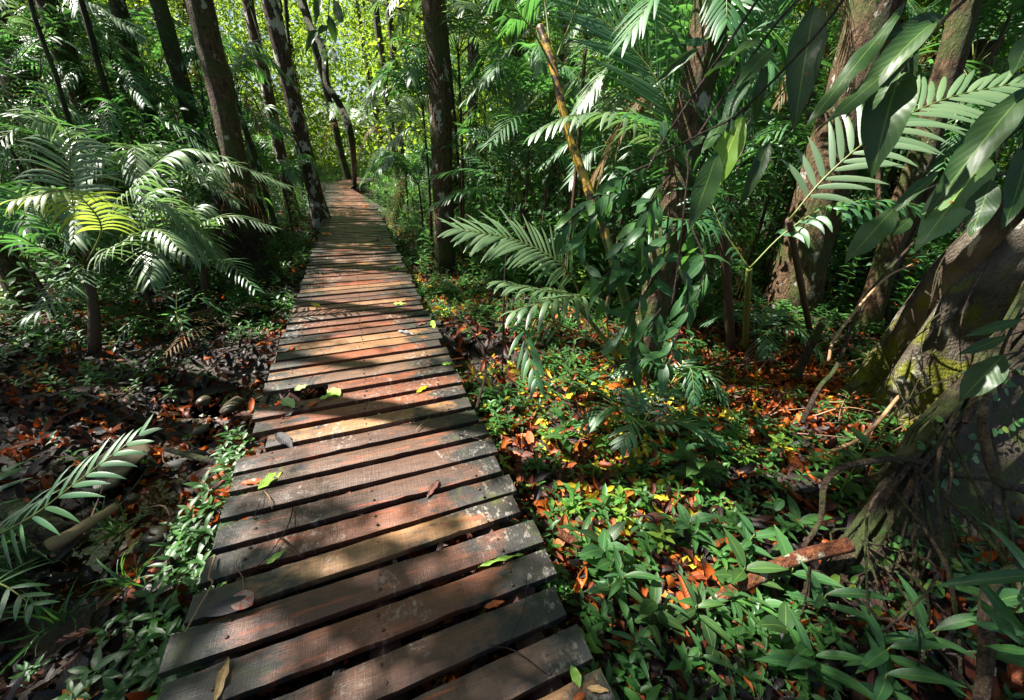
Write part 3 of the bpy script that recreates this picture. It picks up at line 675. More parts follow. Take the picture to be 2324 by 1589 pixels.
mb = MB(); tube(mb, smooth_path([b, (b+topJ)/2, topJ], 8), np.linspace(.03, .02, 8), 10); mb.build('stem', M_pstem, pJ)
add_frond(pJ, [topJ]+P3([(1880, 395, 2.4), (2010, 290, 2.3), (2160, 220, 2.3), (2360, 180, 2.3)]), 34, .36, .042, M_palm_glint, droop=.25, ang=52, lead=.1, upv=(0, -.7, 1), drop=0)
b = on(1690, 800); pK = thing('palm', b, 'palm whose long frond droops broad leaflets over the warm right trunk', 'palm'); topK = at(1700, 610, 2.7)
mb = MB(); tube(mb, smooth_path([b, (b+topK)/2, topK], 8), np.linspace(.03, .02, 8), 10); mb.build('stem', M_stem, pK)
add_frond(pK, [topK]+P3([(1780, 530, 2.6), (1880, 468, 2.5), (1990, 452, 2.45), (2110, 470, 2.4)]), 22, .24, .044, droop=1.0, ang=60, lead=.25)
add_frond(pK, [topK]+P3([(1640, 520, 2.7), (1600, 440, 2.8), (1530, 420, 2.9)]), 24, .26, .03, droop=.5)
for (u, v, L, rise, sh, ll, sd, lab) in [(1590, 700, .75, .25, .35, .27, 41, 'palm with a splayed light green frond above the right litter patch'), (1700, 790, .62, .25, .15, .22, 42, 'low palm spreading blue-green leaflets over the orange litter'),
        (1440, 990, .5, .22, .1, .2, 43, 'small palm over the herb carpet right of the deck'), (1530, 900, .5, .25, .08, .2, 44, 'short feathery palm under the hanging shrub')]:
    palm(on(u, v), lab, None, 6, L, rise, sh, ll, .026, sd, n=20)
palm(np.array([5.4, 6.9, 0]), 'dense palm fronds behind the upper right leaves', None, 9, 1.5, .9, 1.7, .45, .028, 45, n=34)
0 and palm(np.array([3.2, 4.4, 0]), 'palm with feathery fronds between the two right-hand trunks', None, 8, 1.3, .7, 1.0, .4, .026, 46, n=34)
palm(np.array([5.3, 5.8, 0]), 'dim palm beside the dark leaning trunk at right', None, 8, 1.6, .9, 1.6, .42, .026, 47, n=34)
0 and palm(np.array([2.3, 3.6, 0]), 'yellow-green tipped palm in front of the right litter clearing', None, 5, 1.0, .55, .3, .3, .024, 48, n=30)

for i, (u, v, d, L, glint, lab) in enumerate([
    (70, 370, 5.2, 1.2, 1, 'silver-glinting palm crowding the left edge above the yellow-green frond'), (310, 290, 6.2, 1.3, 0, 'green palm in the gap between the second and third leaning trunks'), (390, 480, 5.2, 1.1, 1, 'silver-glinting palm behind the arching white frond'),
    (560, 330, 7.8, 1.2, 0, 'green palm behind the brown leaning trunk'), (140, 150, 5.6, 1.3, 1, 'high silver-glinting palm in the upper left corner'), (440, 140, 8.2, 1.4, 0, 'high green palm between the mossy trunks'), (10, 220, 5.0, 1.3, 0, 'green palm cut by the left picture edge'),
    (300, 600, 4.2, .9, 1, 'low silver-glinting palm over the dark left undergrowth'), (640, 420, 8.0, 1.1, 0, 'palm at the foot of the white-blotched trunk'), (60, 600, 3.9, .9, 0, 'low green palm at the left edge of the undergrowth'), (420, 620, 4.6, .8, 1, 'low silver-glinting palm left of the root mound'),
    (790, 290, 15., 1.4, 1, 'silver-glinting palm hanging over the boardwalk bend'), (910, 310, 8.5, 1.2, 1, 'silver-glinting palm between the twin trunks and the lone trunk'), (1100, 240, 6.8, 1.4, 0, 'green palm rising right of the lone dark trunk'), (1160, 110, 6.2, 1.4, 0, 'high dark palm at top centre'),
    (1300, 170, 7.2, 1.4, 1, 'silver-glinting palm high behind the cane palm'), (1350, 330, 5.4, 1.2, 1, 'silver-glinting palm just right of the cane stem'), (1430, 190, 5.8, 1.3, 0, 'green palm left of the warm brown trunk'), (1400, 450, 4.8, 1.0, 0, 'green palm behind the leafy sprays'),
    (1510, 60, 5.2, 1.4, 0, 'high green palm touching the warm brown trunk'), (1130, 400, 7.4, 1.2, 1, 'silver-glinting palm behind the central green one'), (950, 420, 7.6, 1.0, 0, 'palm brushing the right side of the walk beyond the lone trunk'), (1730, 60, 5.2, 1.0, 0, 'dark palm high between the two warm trunks'),
    (1860, 150, 6.2, 1.3, 0, 'palm high behind the orange-brown trunk'), (2060, 300, 5.2, 1.2, 1, 'silver-glinting palm in front of the split reddish trunk'), (2210, 150, 4.6, 1.3, 0, 'dark palm under the upper right corner'), (2290, 40, 4.0, 1.2, 0, 'palm cut by the upper right corner'),
    (2130, 400, 4.8, 1.0, 0, 'dim palm above the middle buttress'),     (1540, 270, 3.0, .8, 0, 'near palm fanning across the middle of the warm brown trunk'), (1330, 90, 3.6, 1.0, 0, 'near dark green palm high behind the cane stem'), (1760, 40, 3.6, 1.0, 0, 'palm behind the large dark hanging leaf'),
    (1430, 330, 4.0, 1.0, 1, 'silver-glinting palm between cane stem and warm brown trunk'), (1040, 120, 5.6, 1.2, 1, 'silver-glinting palm high in front of the lone dark trunk'), (960, 250, 6.2, .9, 0, 'green palm left of the lone dark trunk'), (1200, 250, 5.2, 1.1, 0, 'green palm reaching behind the cane stem top'), (1920, 60, 5.0, 1.2, 0, 'palm crossing the top of the orange-brown trunk'),
    (530, 200, 7.0, 1.0, 0, 'green palm tucked behind the brown leaning trunk at mid height'), (250, 130, 6.0, 1.2, 0, 'green palm high among the dark left stems'),
    (1250, 330, 6.6, 1.1, 0, 'palm behind the cane stem at mid height')]):
    p = at(u, v, d); g = p.copy(); g[2] = 0
    palm(g, lab, None, 8, L, .7, 0, .36, .034, 400+i, (None, M_palm_glint)[glint], top=p, n=34, droop=.55, stem_r=.02)
# ---- copied palms farther off
protos = []
for i in range(4):
    protos.append(palm(np.array([0, 0, 0.]), 'x', 'small palms scattered through the understory', 8, 1.3+.1*i, .9, .5+.35*i, .36, .028, 90+i, n=26))
spots = []
RP = np.random.RandomState(12)
fixed = [(940, 500, 1.1), (905, 430, .9), (870, 395, .8), (640, 470, .8), (560, 430, .9), (80, 600, 1.1), (340, 640, .9), (1330, 560, 1.1), (1420, 600, 1.1), (1110, 470, 1.1), (1260, 490, 1.2), (1530, 560, 1.2), (1850, 560, 1.1), (2090, 560, 1.2),
         (30, 720, .7), (250, 690, .8), (1020, 450, 1.1), (700, 430, .7), (480, 480, 1.2), (180, 560, 1.3), (1950, 520, 1.3), (1700, 520, 1.3), (1390, 500, 1.4), (1180, 430, 1.2)]
for (u, v, sc) in fixed:
    p = on(u, max(v, 405)); spots.append((p[0], p[1], sc))
for i in range(16):
    spots.append((RP.uniform(.2, 5.5), RP.uniform(5.2, 9.5), RP.uniform(.9, 1.4)))
for i in range(36):
    x = RP.uniform(-16, 16); y = RP.uniform(8.5, 22); s_, w_ = path_sw(np.array([x, y, 0]))
    if -1.2 < w_ < 2.4: continue
    spots.append((x, y, RP.uniform(.9, 1.6)))
def where(x, y):
    a = math.degrees(math.atan2(x, y)); s_, w_ = path_sw(np.array([x, y, 0]))
    d = math.hypot(x, y)
    side = 'left of the boardwalk' if w_ < .6 else 'right of the boardwalk'
    dist = 'beside the planks' if d < 7 else 'in the middle distance' if d < 12 else 'far back among the trunks'
    return dist, side
spots = [q for q in spots if not hides(q[0], q[1]) and not sunblock(q[0], q[1], 2.2, .9)]
for i, (x, y, sc) in enumerate(spots):
    pr = protos[i % 4]; dist, side = where(x, y)
    lab = 'feathery green understory palm %s, %s' % (dist, side)
    if i < 4: pr.location = (x, y, float(gz(x, y))); pr.rotation_euler = (0, 0, i*1.3); pr.scale = (sc,)*3; pr['label'] = lab
    else: copy_tree(pr, (x, y, float(gz(x, y))), RP.rand()*6.28, sc, lab)

# ------------------------------------------------------------------ trees
SHAFTS = []   # (point, radius): places the sun reaches; crowns leave the line to the sun open
for u, v, z, r in [(800, 470, .3, .75), (790, 440, .3, .4), (740, 690, .3, .32), (800, 660, .3, .4), (700, 720, .3, .2), (900, 930, .3, .22), (820, 950, .3, .2), (850, 760, .3, .25), (880, 860, .3, .16), (800, 590, .3, .35),
                   (940, 520, .1, .7), (960, 470, .1, .6), (1800, 830, .1, .7), (1880, 880, .1, .5), (1700, 860, .1, .4), (350, 960, .1, .18), (150, 960, .1, .16), (470, 1180, .1, .2), (420, 840, .1, .25), (1560, 1080, .2, .15), (540, 1040, .1, .2),
                   (1330, 700, .2, .2), (1200, 980, .1, .15), (1350, 1180, .1, .16), (1260, 1080, .1, .12), (630, 860, .1, .15), (1640, 1370, .1, .2), (1800, 1270, .2, .2), (1950, 1200, .3, .15), (400, 1330, .1, .12), (200, 1330, .1, .1), (1420, 1330, .1, .12), (600, 740, .1, .2)]:
    SHAFTS.append((on(u, v, z), r))
for u, v, d, r in [(160, 320, 3.4, .5), (150, 420, 3.4, .4), (360, 370, 3.35, .4), (440, 340, 3.35, .35), (140, 450, 2.9, .3), (1130, 560, 2.7, .3), (1250, 580, 2.8, .15), (2130, 790, 3.3, .5), (2070, 880, 3.3, .4), (2220, 680, 3.5, .4), (1650, 350, 1.1, .05), (2180, 450, .85, .12), (1290, 280, 2.65, .25), (1270, 400, 2.7, .2), (2100, 700, 3.4, .3), (1640, 60, 4.5, .3),
                   (900, 190, 6.1, .5), (1030, 150, 6.2, .4), (1960, 320, 2.4, .3), (2100, 240, 2.3, .25), (1880, 390, 2.4, .25), (1290, 290, 2.5, .2), (340, 540, 3.1, .18), (490, 620, 4.2, .2), (1220, 240, 5.4, .4), (1480, 330, 3.1, .25), (2050, 30, 3.5, .2), (1500, 480, 2.2, .15), (1870, 530, 4.0, .3), (1800, 700, 4.5, .2), (560, 390, 4.7, .2)]:
    SHAFTS.append((at(u, v, d), r))
for u, v, q, r in [(1760, 660, 6.3, .55), (1800, 540, 6.3, .5), (1850, 380, 6.3, .5), (1890, 250, 6.3, .5), (1960, 60, 6.3, .5), (650, 130, 10.4, .6), (690, 320, 10.4, .5), (715, 440, 10.4, .5), (480, 150, 6.3, .3), (540, 350, 6.3, .35), (985, 200, 6.7, .3), (1600, 60, 3.3, .3), (1520, 500, 3.3, .2), (380, 120, 8, .4), (430, 300, 8, .4)]:
    SHAFTS.append((at_r(u, v, q), r))
_rs = np.random.RandomState(123)
for _ in range(150):
    _a = _rs.uniform(-55, 55)*math.pi/180; _d = _rs.uniform(1.2, 11)
    SHAFTS.append((np.array([math.sin(_a)*_d, math.cos(_a)*_d, .2]), _rs.uniform(.06, .2)))
for _ in range(150):
    _a = _rs.uniform(-50, 50)*math.pi/180; _d = _rs.uniform(2.5, 10)
    SHAFTS.append((np.array([math.sin(_a)*_d, math.cos(_a)*_d, _rs.uniform(.6, 3.2)]), _rs.uniform(.12, .38)))
for _ in range(20):
    _s = _rs.uniform(-1.2, 9); SHAFTS.append((PO+PD*_s+PQ*_rs.uniform(.25, 1.1)+np.array([0, 0, .3]), _rs.uniform(.1, .22)))
def keep_mask(P, rs):
    k = np.ones(len(P), bool)
    for c, r in SHAFTS:
        dlt = P-c; tpar = dlt@SUN; perp = np.linalg.norm(dlt-np.outer(tpar, SUN), axis=1)
        k &= ~((tpar > 1.2) & (perp < r*(1+.35*rs.randn(len(P)))+.05))
    return k
def trunk_mesh(base, direc, H, r0, r1, seed, flare=1.5, bendy=.12, n=None, kinks=None):
    rs = np.random.RandomState(seed); n = n or 34; t = np.linspace(0, 1, n)
    off = np.cumsum(rs.randn(n, 2)*bendy*.12, axis=0)*t[:, None]**.5; off -= np.outer(t, off[-1])*.5
    pts = base+np.outer(t*H, direc)+np.c_[off, np.zeros(n)]
    pts[0, 2] -= .25
    rr = r1+(r0-r1)*(1-t)+r0*(flare-1)*np.exp(-t*H/.28)
    mb = MB(); tube(mb, pts, rr, 16, rnd=rs.rand(), lump=.13, seed=seed, lumpf=3.2); return mb, pts
def crown_mesh(cen, rad3, ncl, leaf, seed, mat_name, carve=True, per=26, T=None, clump=.45):
    rs = np.random.RandomState(seed)
    c = norm(rs.randn(ncl, 3))*(rs.rand(ncl, 1)**.45)*np.array(rad3)+cen
    P = (c[:, None]+rs.randn(ncl, per, 3)*clump*np.array([1, 1, .55])).reshape(-1, 3)
    if carve: P = P[keep_mask(P, rs)]
    mb = MB(); mb.scatter(T or DIA, P, random_basis(len(P), .55, rs), leaf*(.7+.6*rs.rand(len(P))), rs.rand(len(P)))
    return mb, c
def tree(u0, v0, u1, v1, wpx, label, mat, H=9., crown=True, d=None, seed=0, coff=(0, 0, 0), flare=1.5, group=None, crad=(2.2, 2.2, 1.6), ncl=90, bendy=.12, taper=.6, leaf=.14, extra=None):
    """base pixel (on the ground, or at radius d) and a second pixel the trunk passes through"""
    if d is None: b = on(u0, v0)
    else: b = at_r(u0, v0, d); b[2] = 0
    r = ray(u1, v1); rb = math.hypot(b[0], b[1]); p2 = CAM+r*(rb*1.0/math.hypot(r[0], r[1]))
    # the point of the second ray closest (in plan) to the base, so the trunk leans as little as it must
    tt = (b[0]*r[0]+b[1]*r[1])/(r[0]**2+r[1]**2); p2 = CAM+r*tt
    dr = norm(p2-b)
    depth = (b-CAM)@FW; r0 = wpx/FPX*max(depth, .5)/2
    b[2] = float(gz(b[0], b[1]))
    t = thing('tree', b, label, 'tree', group)
    mb, pts = trunk_mesh(b, dr, H, r0, r0*taper, seed, flare, bendy); lb = mb
    if crown:
        top = pts[-1]; cm, cl = crown_mesh(top+[0, 0, .3]+np.array(coff), crad, ncl, leaf, seed+500, None, per=50); co = cm.build('crown', M_canopy, t)
        rs = np.random.RandomState(seed+9)
        for j in rs.choice(len(cl), min(16, len(cl)), replace=False):
            a = pts[int(len(pts)*rs.uniform(.6, .97))]; lp = smooth_path([a, (a+cl[j])/2+[0, 0, -.2], cl[j]], 6); keep_mask(lp, rs).all() and tube(lb, lp, np.linspace(r0*.3, .008, 6), 6)
    lb.build('trunk', mat, t)
    return t, b, dr, r0
T1, *_ = tree(735, 525, 610, 0, 32, 'slender trunk blotched with white lichen at the deck notch', B_lichen, 11, seed=1, flare=1.9)
T2, b2, d2, r2 = tree(592, 640, 458, 0, 45, 'brown leaning trunk with a thick dark base carrying a fern', B_brown, 9, seed=2, flare=1.3, crad=(3.2, 3., 1.2), ncl=120, coff=(1.2, 0, 0))
tree(515, 560, 358, 0, 30, 'mossy leaning trunk third from the boardwalk', B_mossy, 10, seed=3)
tree(430, 560, 270, 20, 28, 'dark rough trunk fourth from the boardwalk', B_mossy, 9, seed=4)
tree(350, 600, 190, 0, 11, 'thin black pole-like stem left of the four leaning trunks', B_dark, 8, crown=False, seed=5, flare=1.2)
tree(280, 640, 60, 0, 9, 'thin dark stem crossing behind the arching palm', B_dark, 8, crown=False, seed=6, flare=1.2)
tree(170, 560, 5, 60, 64, 'broad shaded trunk at the upper left edge', B_brown, 8, seed=7)
tree(665, 480, 560, 0, 24, 'forked thin mottled trunk just left of the white-blotched one', B_lichen, 10, seed=8, d=12.5)
tree(792, 402, 735, 190, 15, 'dark trunk where the boardwalk bends', B_dark, 11, seed=9, d=22)
tree(905, 400, 850, 0, 16, 'left stem of the shaggy twin trunks behind the bend', B_grey, 11, seed=10, d=16.5)
tree(918, 405, 880, 0, 16, 'right stem of the shaggy twin trunks behind the bend', B_brown, 11, seed=11, d=16.2)
tree(1010, 605, 990, 100, 44, 'thick dark trunk standing alone right of the boardwalk', B_brown, 8, seed=12, flare=1.1, taper=.8)
tree(1455, 850, 1610, 0, 64, 'warm brown trunk behind the hanging leaves, its foot in shadow', B_right, 7, seed=13, flare=1.25)
tree(1790, 690, 2000, 0, 92, 'large orange-brown trunk lit on its left side at the litter clearing', B_right, 9, seed=14, flare=1.35)
tree(1960, 645, 2250, 20, 84, 'dark leaning trunk behind the large orange-brown one', B_dark, 8, seed=15)
tree(2020, 745, 2000, 330, 11, 'thin ringed red-brown sapling pole at right', B_right, 3.4, crown=False, seed=16, flare=1.1)
tree(2080, 500, 2190, 20, 46, 'split reddish trunk near the upper right corner', B_right, 8, seed=17, d=6.3)
tree(690, 470, 640, 0, 8, 'thin straight stem between the pale trunk and the bend', B_dark, 9, crown=False, seed=18, d=14)
tree(1300, 430, 1290, 0, 30, 'trunk glimpsed behind the cane palm', B_right, 9, seed=19, d=11)
tree(1070, 430, 1075, 0, 24, 'trunk behind the central palms', B_grey, 9, seed=20, d=12)
tree(640, 560, 570, 330, 12, 'thin mossy sapling beside the fern-bearing trunk', B_mossy, 6, crown=False, seed=21, flare=1.2)
tree(560, 480, 420, 0, 18, 'narrow mossy trunk squeezed between two leaning trunks', B_mossy, 9, seed=22, d=9.5)
# near trees outside the picture whose crowns shade it
for i, (x, y, H) in enumerate([(-5.2, 9.0, 8), (-7.5, 5.2, 7.5), (-2.6, 12.5, 9), (1.5, 9.5, 8)]):
    pass

# liana: twisting dark climber near the bend
mb = MB(); tube(mb, smooth_path(P3([(672, -20, 10), (700, 50, 10), (735, 120, 10), (742, 190, 10), (775, 245, 10.2), (800, 330, 10.5)])+[on(805, 430)], 50), np.linspace(.07, .09, 50), 8, lump=.2)
tag(mb.build('liana', B_dark), 'twisting dark liana curving down beside the boardwalk bend', 'vine')
mb = MB(); tube(mb, smooth_path(P3([(560, -10, 8.5), (590, 90, 8.6), (640, 250, 8.8), (670, 270, 9), (565, 300, 9), (600, 380, 9)]), 50), .011, 6)
tag(mb.build('liana', B_twig), 'thin pale vine looping between the leaning trunks', 'vine')
mb = MB(); tube(mb, smooth_path(P3([(455, -20, 6.3), (475, 120, 6.2), (500, 260, 6.1), (520, 420, 6.0), (560, 600, 6.0)]), 50), .016, 6)
tag(mb.build('liana', B_dark), 'dark vine clinging down the brown leaning trunk', 'vine')

rs = np.random.RandomState(31)
for (u0, v0, u1, v1, dd, lab) in [(590, 560, 465, 20, 6.0, 'wiry climber spiralling up the brown leaning trunk'), (1480, 700, 1590, 60, 3.3, 'thin climber stem pressed to the warm brown trunk'), (1800, 640, 1975, 60, 5.7, 'rootlet vine on the left side of the orange-brown trunk'), (1012, 560, 992, 20, 6.4, 'thin vine hugging the lone dark trunk'), (500, 480, 372, 20, 7.6, 'dark vine climbing the mossy trunk')]:
    tt = np.linspace(0, 1, 14); pts = [at(u0+(u1-u0)*t+18*math.sin(t*9+u0), v0+(v1-v0)*t, dd*(1+.01*math.cos(t*9+u0))) for t in tt]
    mb = MB(); tube(mb, smooth_path(pts, 60), .009, 6, lump=.2); tag(mb.build('liana', B_twig), lab, 'vine')
# background trees: copies of four prototypes
RT = np.random.RandomState(44)
def proto_tree(seed, bark, H, lowfrac, leaf, ncl):
    t = thing('tree', (0, 0, 0), 'x', 'tree', 'background trees beyond the bend')
    mb, pts = trunk_mesh(np.zeros(3), norm([RT.randn()*.03, RT.randn()*.03, 1]), H, .13+RT.rand()*.05, .07, seed, 1.3, .25); lb = mb
    rs = np.random.RandomState(seed); mbc = MB()
    c = []
    for i in range(ncl):
        h = rs.uniform(lowfrac, 1.05)*H; rr_ = rs.rand()**.6*(1.2+1.6*(h/H)); a = rs.rand()*6.28; c.append((math.cos(a)*rr_, math.sin(a)*rr_, h))
    c = np.array(c); P = (c[:, None]+rs.randn(ncl, 24, 3)*np.array([.3, .3, .2])).reshape(-1, 3)
    mbc.scatter(LEAF3 if False else DIA, P, random_basis(len(P), .6, rs), leaf*(.6+.8*rs.rand(len(P))), rs.rand(len(P)))
    mbc.build('crown', M_back, t)
    for j in rs.choice(ncl, 22, replace=False):
        a = np.array([0, 0, c[j, 2]-.5*rs.rand()-.2]); tube(lb, [a, (a+c[j])/2+[0, 0, .1], c[j]], [.03, .02, .008], 5)
    lb.build('trunk', bark, t)
    return t
TP = [proto_tree(200, B_grey, 11, .12, .15, 190), proto_tree(201, B_brown, 12, .3, .15, 170), proto_tree(202, B_mossy, 10, .08, .13, 210), proto_tree(203, B_lichen, 12, .4, .16, 150), proto_tree(204, B_dark, 9, .1, .14, 200)]
bt = []
tries = 0
while len(bt) < 105 and tries < 4000:
    tries += 1
    a = RT.uniform(-56, 56); d = RT.uniform(12, 34)**1.0; x = d*math.sin(rad(a)); y = d*math.cos(rad(a))
    s_, w_ = path_sw(np.array([x, y, 0]))
    if -1.3 < w_ < 2.6 and s_ < 26: continue
    if any((x-p)**2+(y-q)**2 < 1.7 for p, q in bt): continue
    blocked = False
    for c_, r_ in SHAFTS[:6]+SHAFTS[12:14]:
        e_ = np.array([x, y])-c_[:2]; sd_ = SUN[:2]/np.linalg.norm(SUN[:2]); tt_ = e_@sd_
        if 0 < tt_ < 9.5 and abs(e_[0]*sd_[1]-e_[1]*sd_[0]) < 2.7: blocked = True
    if blocked: continue
    bt.append((x, y))
for i, (x, y) in enumerate(bt):
    a = math.degrees(math.atan2(x, y)); d = math.hypot(x, y)
    part = 'behind the leaning left trunks' if a < -26 else 'beyond the boardwalk bend' if a < -8 else 'behind the central palms' if a < 14 else 'behind the right-hand palms' if a < 32 else 'deep behind the upper right leaves'
    lab = 'slender sunlit %s tree %s' % ('distant' if d > 22 else 'background', part)
    z = float(gz(x, y))
    if i < 5: TP[i].location = (x, y, z); TP[i]['label'] = lab; TP[i].rotation_euler = (0, 0, i)
    else: copy_tree(TP[i % 5], (x, y, z), RT.rand()*6.28, RT.uniform(.8, 1.25), lab)

# understory saplings: thin stem with leaf tufts (fills between trunks)
def proto_sapling(seed, H):
    t = thing('sapling', (0, 0, 0), 'x', 'sapling', 'leafy saplings between the trunks')
    rs = np.random.RandomState(seed); mb, pts = trunk_mesh(np.zeros(3), np.array([0, 0, 1.]), H, .018, .006, seed, 1.2, .3, 14); mb.build('trunk', B_twig, t)
    mbc = MB(); n = 46; h = rs.uniform(.25, 1.05, n)*H; a = rs.rand(n)*6.28; rr_ = rs.rand(n)*.55; c = np.c_[np.cos(a)*rr_, np.sin(a)*rr_, h]
    P = (c[:, None]+rs.randn(n, 9, 3)*.09).reshape(-1, 3)
    mbc.scatter(LEAF3, P, random_basis(len(P), .5, rs), .11*(.7+.6*rs.rand(len(P))), rs.rand(len(P))*.95); mbc.build('crown', M_shrub, t)
    return t
SPp = [proto_sapling(300+i, 1.3+.6*i) for i in range(4)]
sp = []
tries = 0
while len(sp) < 95 and tries < 5000:
    tries += 1
    a = RT.uniform(-54, 54); d = 3.8+16*RT.rand()**1.2; x = d*math.sin(rad(a)); y = d*math.cos(rad(a)); s_, w_ = path_sw(np.array([x, y, 0]))
    if -1.0 < w_ < 2.3: continue
    if w_ < .6 and d < 6: continue
    if hides(x, y) or sunblock(x, y, 2.0, .5): continue
    if w_ > 2 and d < 5.2 and a > 25: continue
    if any((x-p)**2+(y-q)**2 < .5 for p, q in sp): continue
    sp.append((x, y))
for i, (x, y) in enumerate(sp):
    dist, side = where(x, y); lab = 'thin leafy sapling %s, %s' % (dist, side); z = float(gz(x, y))
    if i < 4: SPp[i].location = (x, y, z); SPp[i]['label'] = lab
    else: copy_tree(SPp[i % 4], (x, y, z), RT.rand()*6.28, RT.uniform(.7, 1.35), lab)

# far wood as one mass
rs = np.random.RandomState(5); mb = MB(); n = 120000
a = rs.uniform(-62, 62, n)*math.pi/180; d = rs.uniform(30, 52, n); h = rs.rand(n)**1.15*14
cl = vnoise(np.degrees(a)*.35, h*.7)+.5*vnoise(np.degrees(a)*1.3+5, h*2)
k = cl > rs.uniform(.2, .6, n)
P = np.c_[np.sin(a)*d, np.cos(a)*d, h][k]
mb.scatter(DIA, P, random_basis(len(P), .6, rs), rs.uniform(.3, .65, len(P)), rs.rand(len(P)))
tag(mb.build('distant_foliage', M_back), 'far sunlit yellow-green forest foliage closing the view', 'foliage', kind='stuff')

# fern-like epiphyte on T2
ep = b2+d2*1.05; ep = at(578, 455, 5.6)
t = thing('epiphyte', ep, 'strap-leaved green epiphyte growing on the thick dark trunk base', 'plant'); mb = MB(); rs = np.random.RandomState(8)
B = random_basis(16, .5, rs); mb.scatter(leaf_T(8, .06, .5, 1.0, .1), np.repeat(ep[None], 16, 0), B, rs.uniform(.3, .5, 16), rs.rand(16)); mb.build('leaves', M_herb, t)
mb = MB(); tube(mb, [ep-[0, 0, .12], ep+[0, 0, .02]], [.07, .05], 10, lump=.3); mb.build('root_ball', B_dark, t)
mb = MB(); c0 = on(592, 640); tube(mb, smooth_path([c0-[0, 0, .1], c0+[-.02, 0, .4], c0+[-.06, .03, .95], c0+[-.1, .05, 1.25]], 20), np.array([.5, .42, .34, .30, .29, .28, .28, .28, .28, .28, .28, .28, .27, .26, .26, .25, .24, .22, .2, .12]), 18, lump=.25, seed=4)
tag(mb.build('root_mound', B_dark), 'dark mound of roots wrapped round the brown leaning trunk', 'roots')

# ------------------------------------------------------------------ buttress tree at right
TR = np.array([4.7, 3.35, 0]); bt_ = thing('buttress_tree', TR, 'buttressed tree at the right edge, its moss-edged roots reaching the ground', 'tree')
mb, pts = trunk_mesh(TR, norm([.05, .03, 1]), 10, .55, .42, 61, 1.4, .1); mb.build('trunk', B_grey, bt_)
cm, cl = crown_mesh(pts[-1], (3.2, 3.2, 1.8), 120, .16, 661, None); cm.build('crown', M_canopy, bt_)
def buttress(crest, near, far, seed, name='buttress_root', mat=None):
    c = smooth_path(crest, 40); n = len(c); m = 17; V = []
    nd = norm(np.array([near[0], near[1], 0])); rs = np.random.RandomState(seed)
    for i in range(n):
        h = max(c[i, 2], .03); t = i/(n-1)
        wn = (near[2]*(.35+.65*t)); wf = far*(.4+.6*t)
        for j in range(m):
            q = (j/(m-1))*2-1
            if q < 0: off = wf*abs(q)**1.0; z = h*(1-abs(q)**.75); xy = c[i, :2]-nd[:2]*off
            else: off = wn*q; z = h*(1-q**.55)*1.0; xy = c[i, :2]+nd[:2]*(off+.02)
            z += (vnoise(i*.22+seed, q*3.)-.5)*.05*(1-abs(q)); xy = xy+nd[:2]*(vnoise(i*.3+seed*2, j*.5)-.5)*.05
            V.append((xy[0], xy[1], z if abs(q) < .99 else -.15))
    i = np.arange(n-1)[:, None]*m+np.arange(m-1)[None]; F = np.stack([i, i+1, i+m+1, i+m], -1).reshape(-1, 4)
    mb = MB(); mb.add(V, F); return mb.build(name, mat or B_butt, bt_), c
c1 = [on(1985, 975), at_r(2010, 940, 3.98), at_r(2060, 810, 4.1), at_r(2150, 655, 4.35), at_r(2324, 490, 4.8), np.array([4.4, 3.3, 3.0])]
c2 = [on(1905, 905), at_r(1935, 870, 4.3), at_r(1990, 780, 4.45), at_r(2080, 645, 4.7), at_r(2165, 540, 5.1), np.array([4.6, 3.7, 2.6])]
c3 = [on(1800, 1440), at_r(1850, 1370, 1.75), at_r(1945, 1235, 2.1), at_r(2065, 1045, 2.7), at_r(2190, 890, 3.3), at_r(2324, 745, 4.0), np.array([4.5, 3.1, 1.9])]
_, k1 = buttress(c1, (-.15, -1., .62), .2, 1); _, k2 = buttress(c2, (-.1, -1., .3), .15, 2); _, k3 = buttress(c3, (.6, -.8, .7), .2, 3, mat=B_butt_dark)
rs = np.random.RandomState(77)
# aerial roots draped over the near buttress, children of the tree
for i in range(40):
    j = rs.randint(2, 32); p = k3[j]+[0, 0, .03]; e = k3[max(0, j-rs.randint(6, 20))]+np.array([.75, -.66, 0])*rs.uniform(-.1, .7); e = np.array([e[0], e[1], max(.03, e[2]*rs.uniform(.1, .9))])
    q = (p+e)/2+rs.randn(3)*.1+[0, 0, .06]; mb = MB(); tube(mb, smooth_path([p, q, e, e+rs.randn(3)*[.25, .25, .05]], 16), np.linspace(rs.uniform(.004, .011), .003, 16), 6, lump=.2); mb.build('aerial_root', B_root, bt_)
for i in range(16):
    K = (k1, k2)[i % 2]; j = rs.randint(6, 38); p = K[j]+[.05, -.06, rs.uniform(.0, .25)]; e = K[max(0, j-rs.randint(8, 22))]+[rs.uniform(-.2, .35), rs.uniform(-.5, -.1), 0]; e[2] = rs.uniform(.02, .3)
    q = (p+e)/2+rs.randn(3)*.12; mb = MB(); tube(mb, smooth_path([p, q, e], 12), np.linspace(rs.uniform(.003, .008), .002, 12), 6, lump=.2); mb.build('aerial_root', B_root, bt_)
for i in range(10):
    mb = MB(); off = rs.uniform(-.06, .08); tube(mb, k3[1:36:3]+np.array([.75, -.66, 0])*off+rs.randn(12, 3)*.014+[0, 0, .012], rs.uniform(.008, .018), 7, lump=.25); mb.build('aerial_root', B_root, bt_)

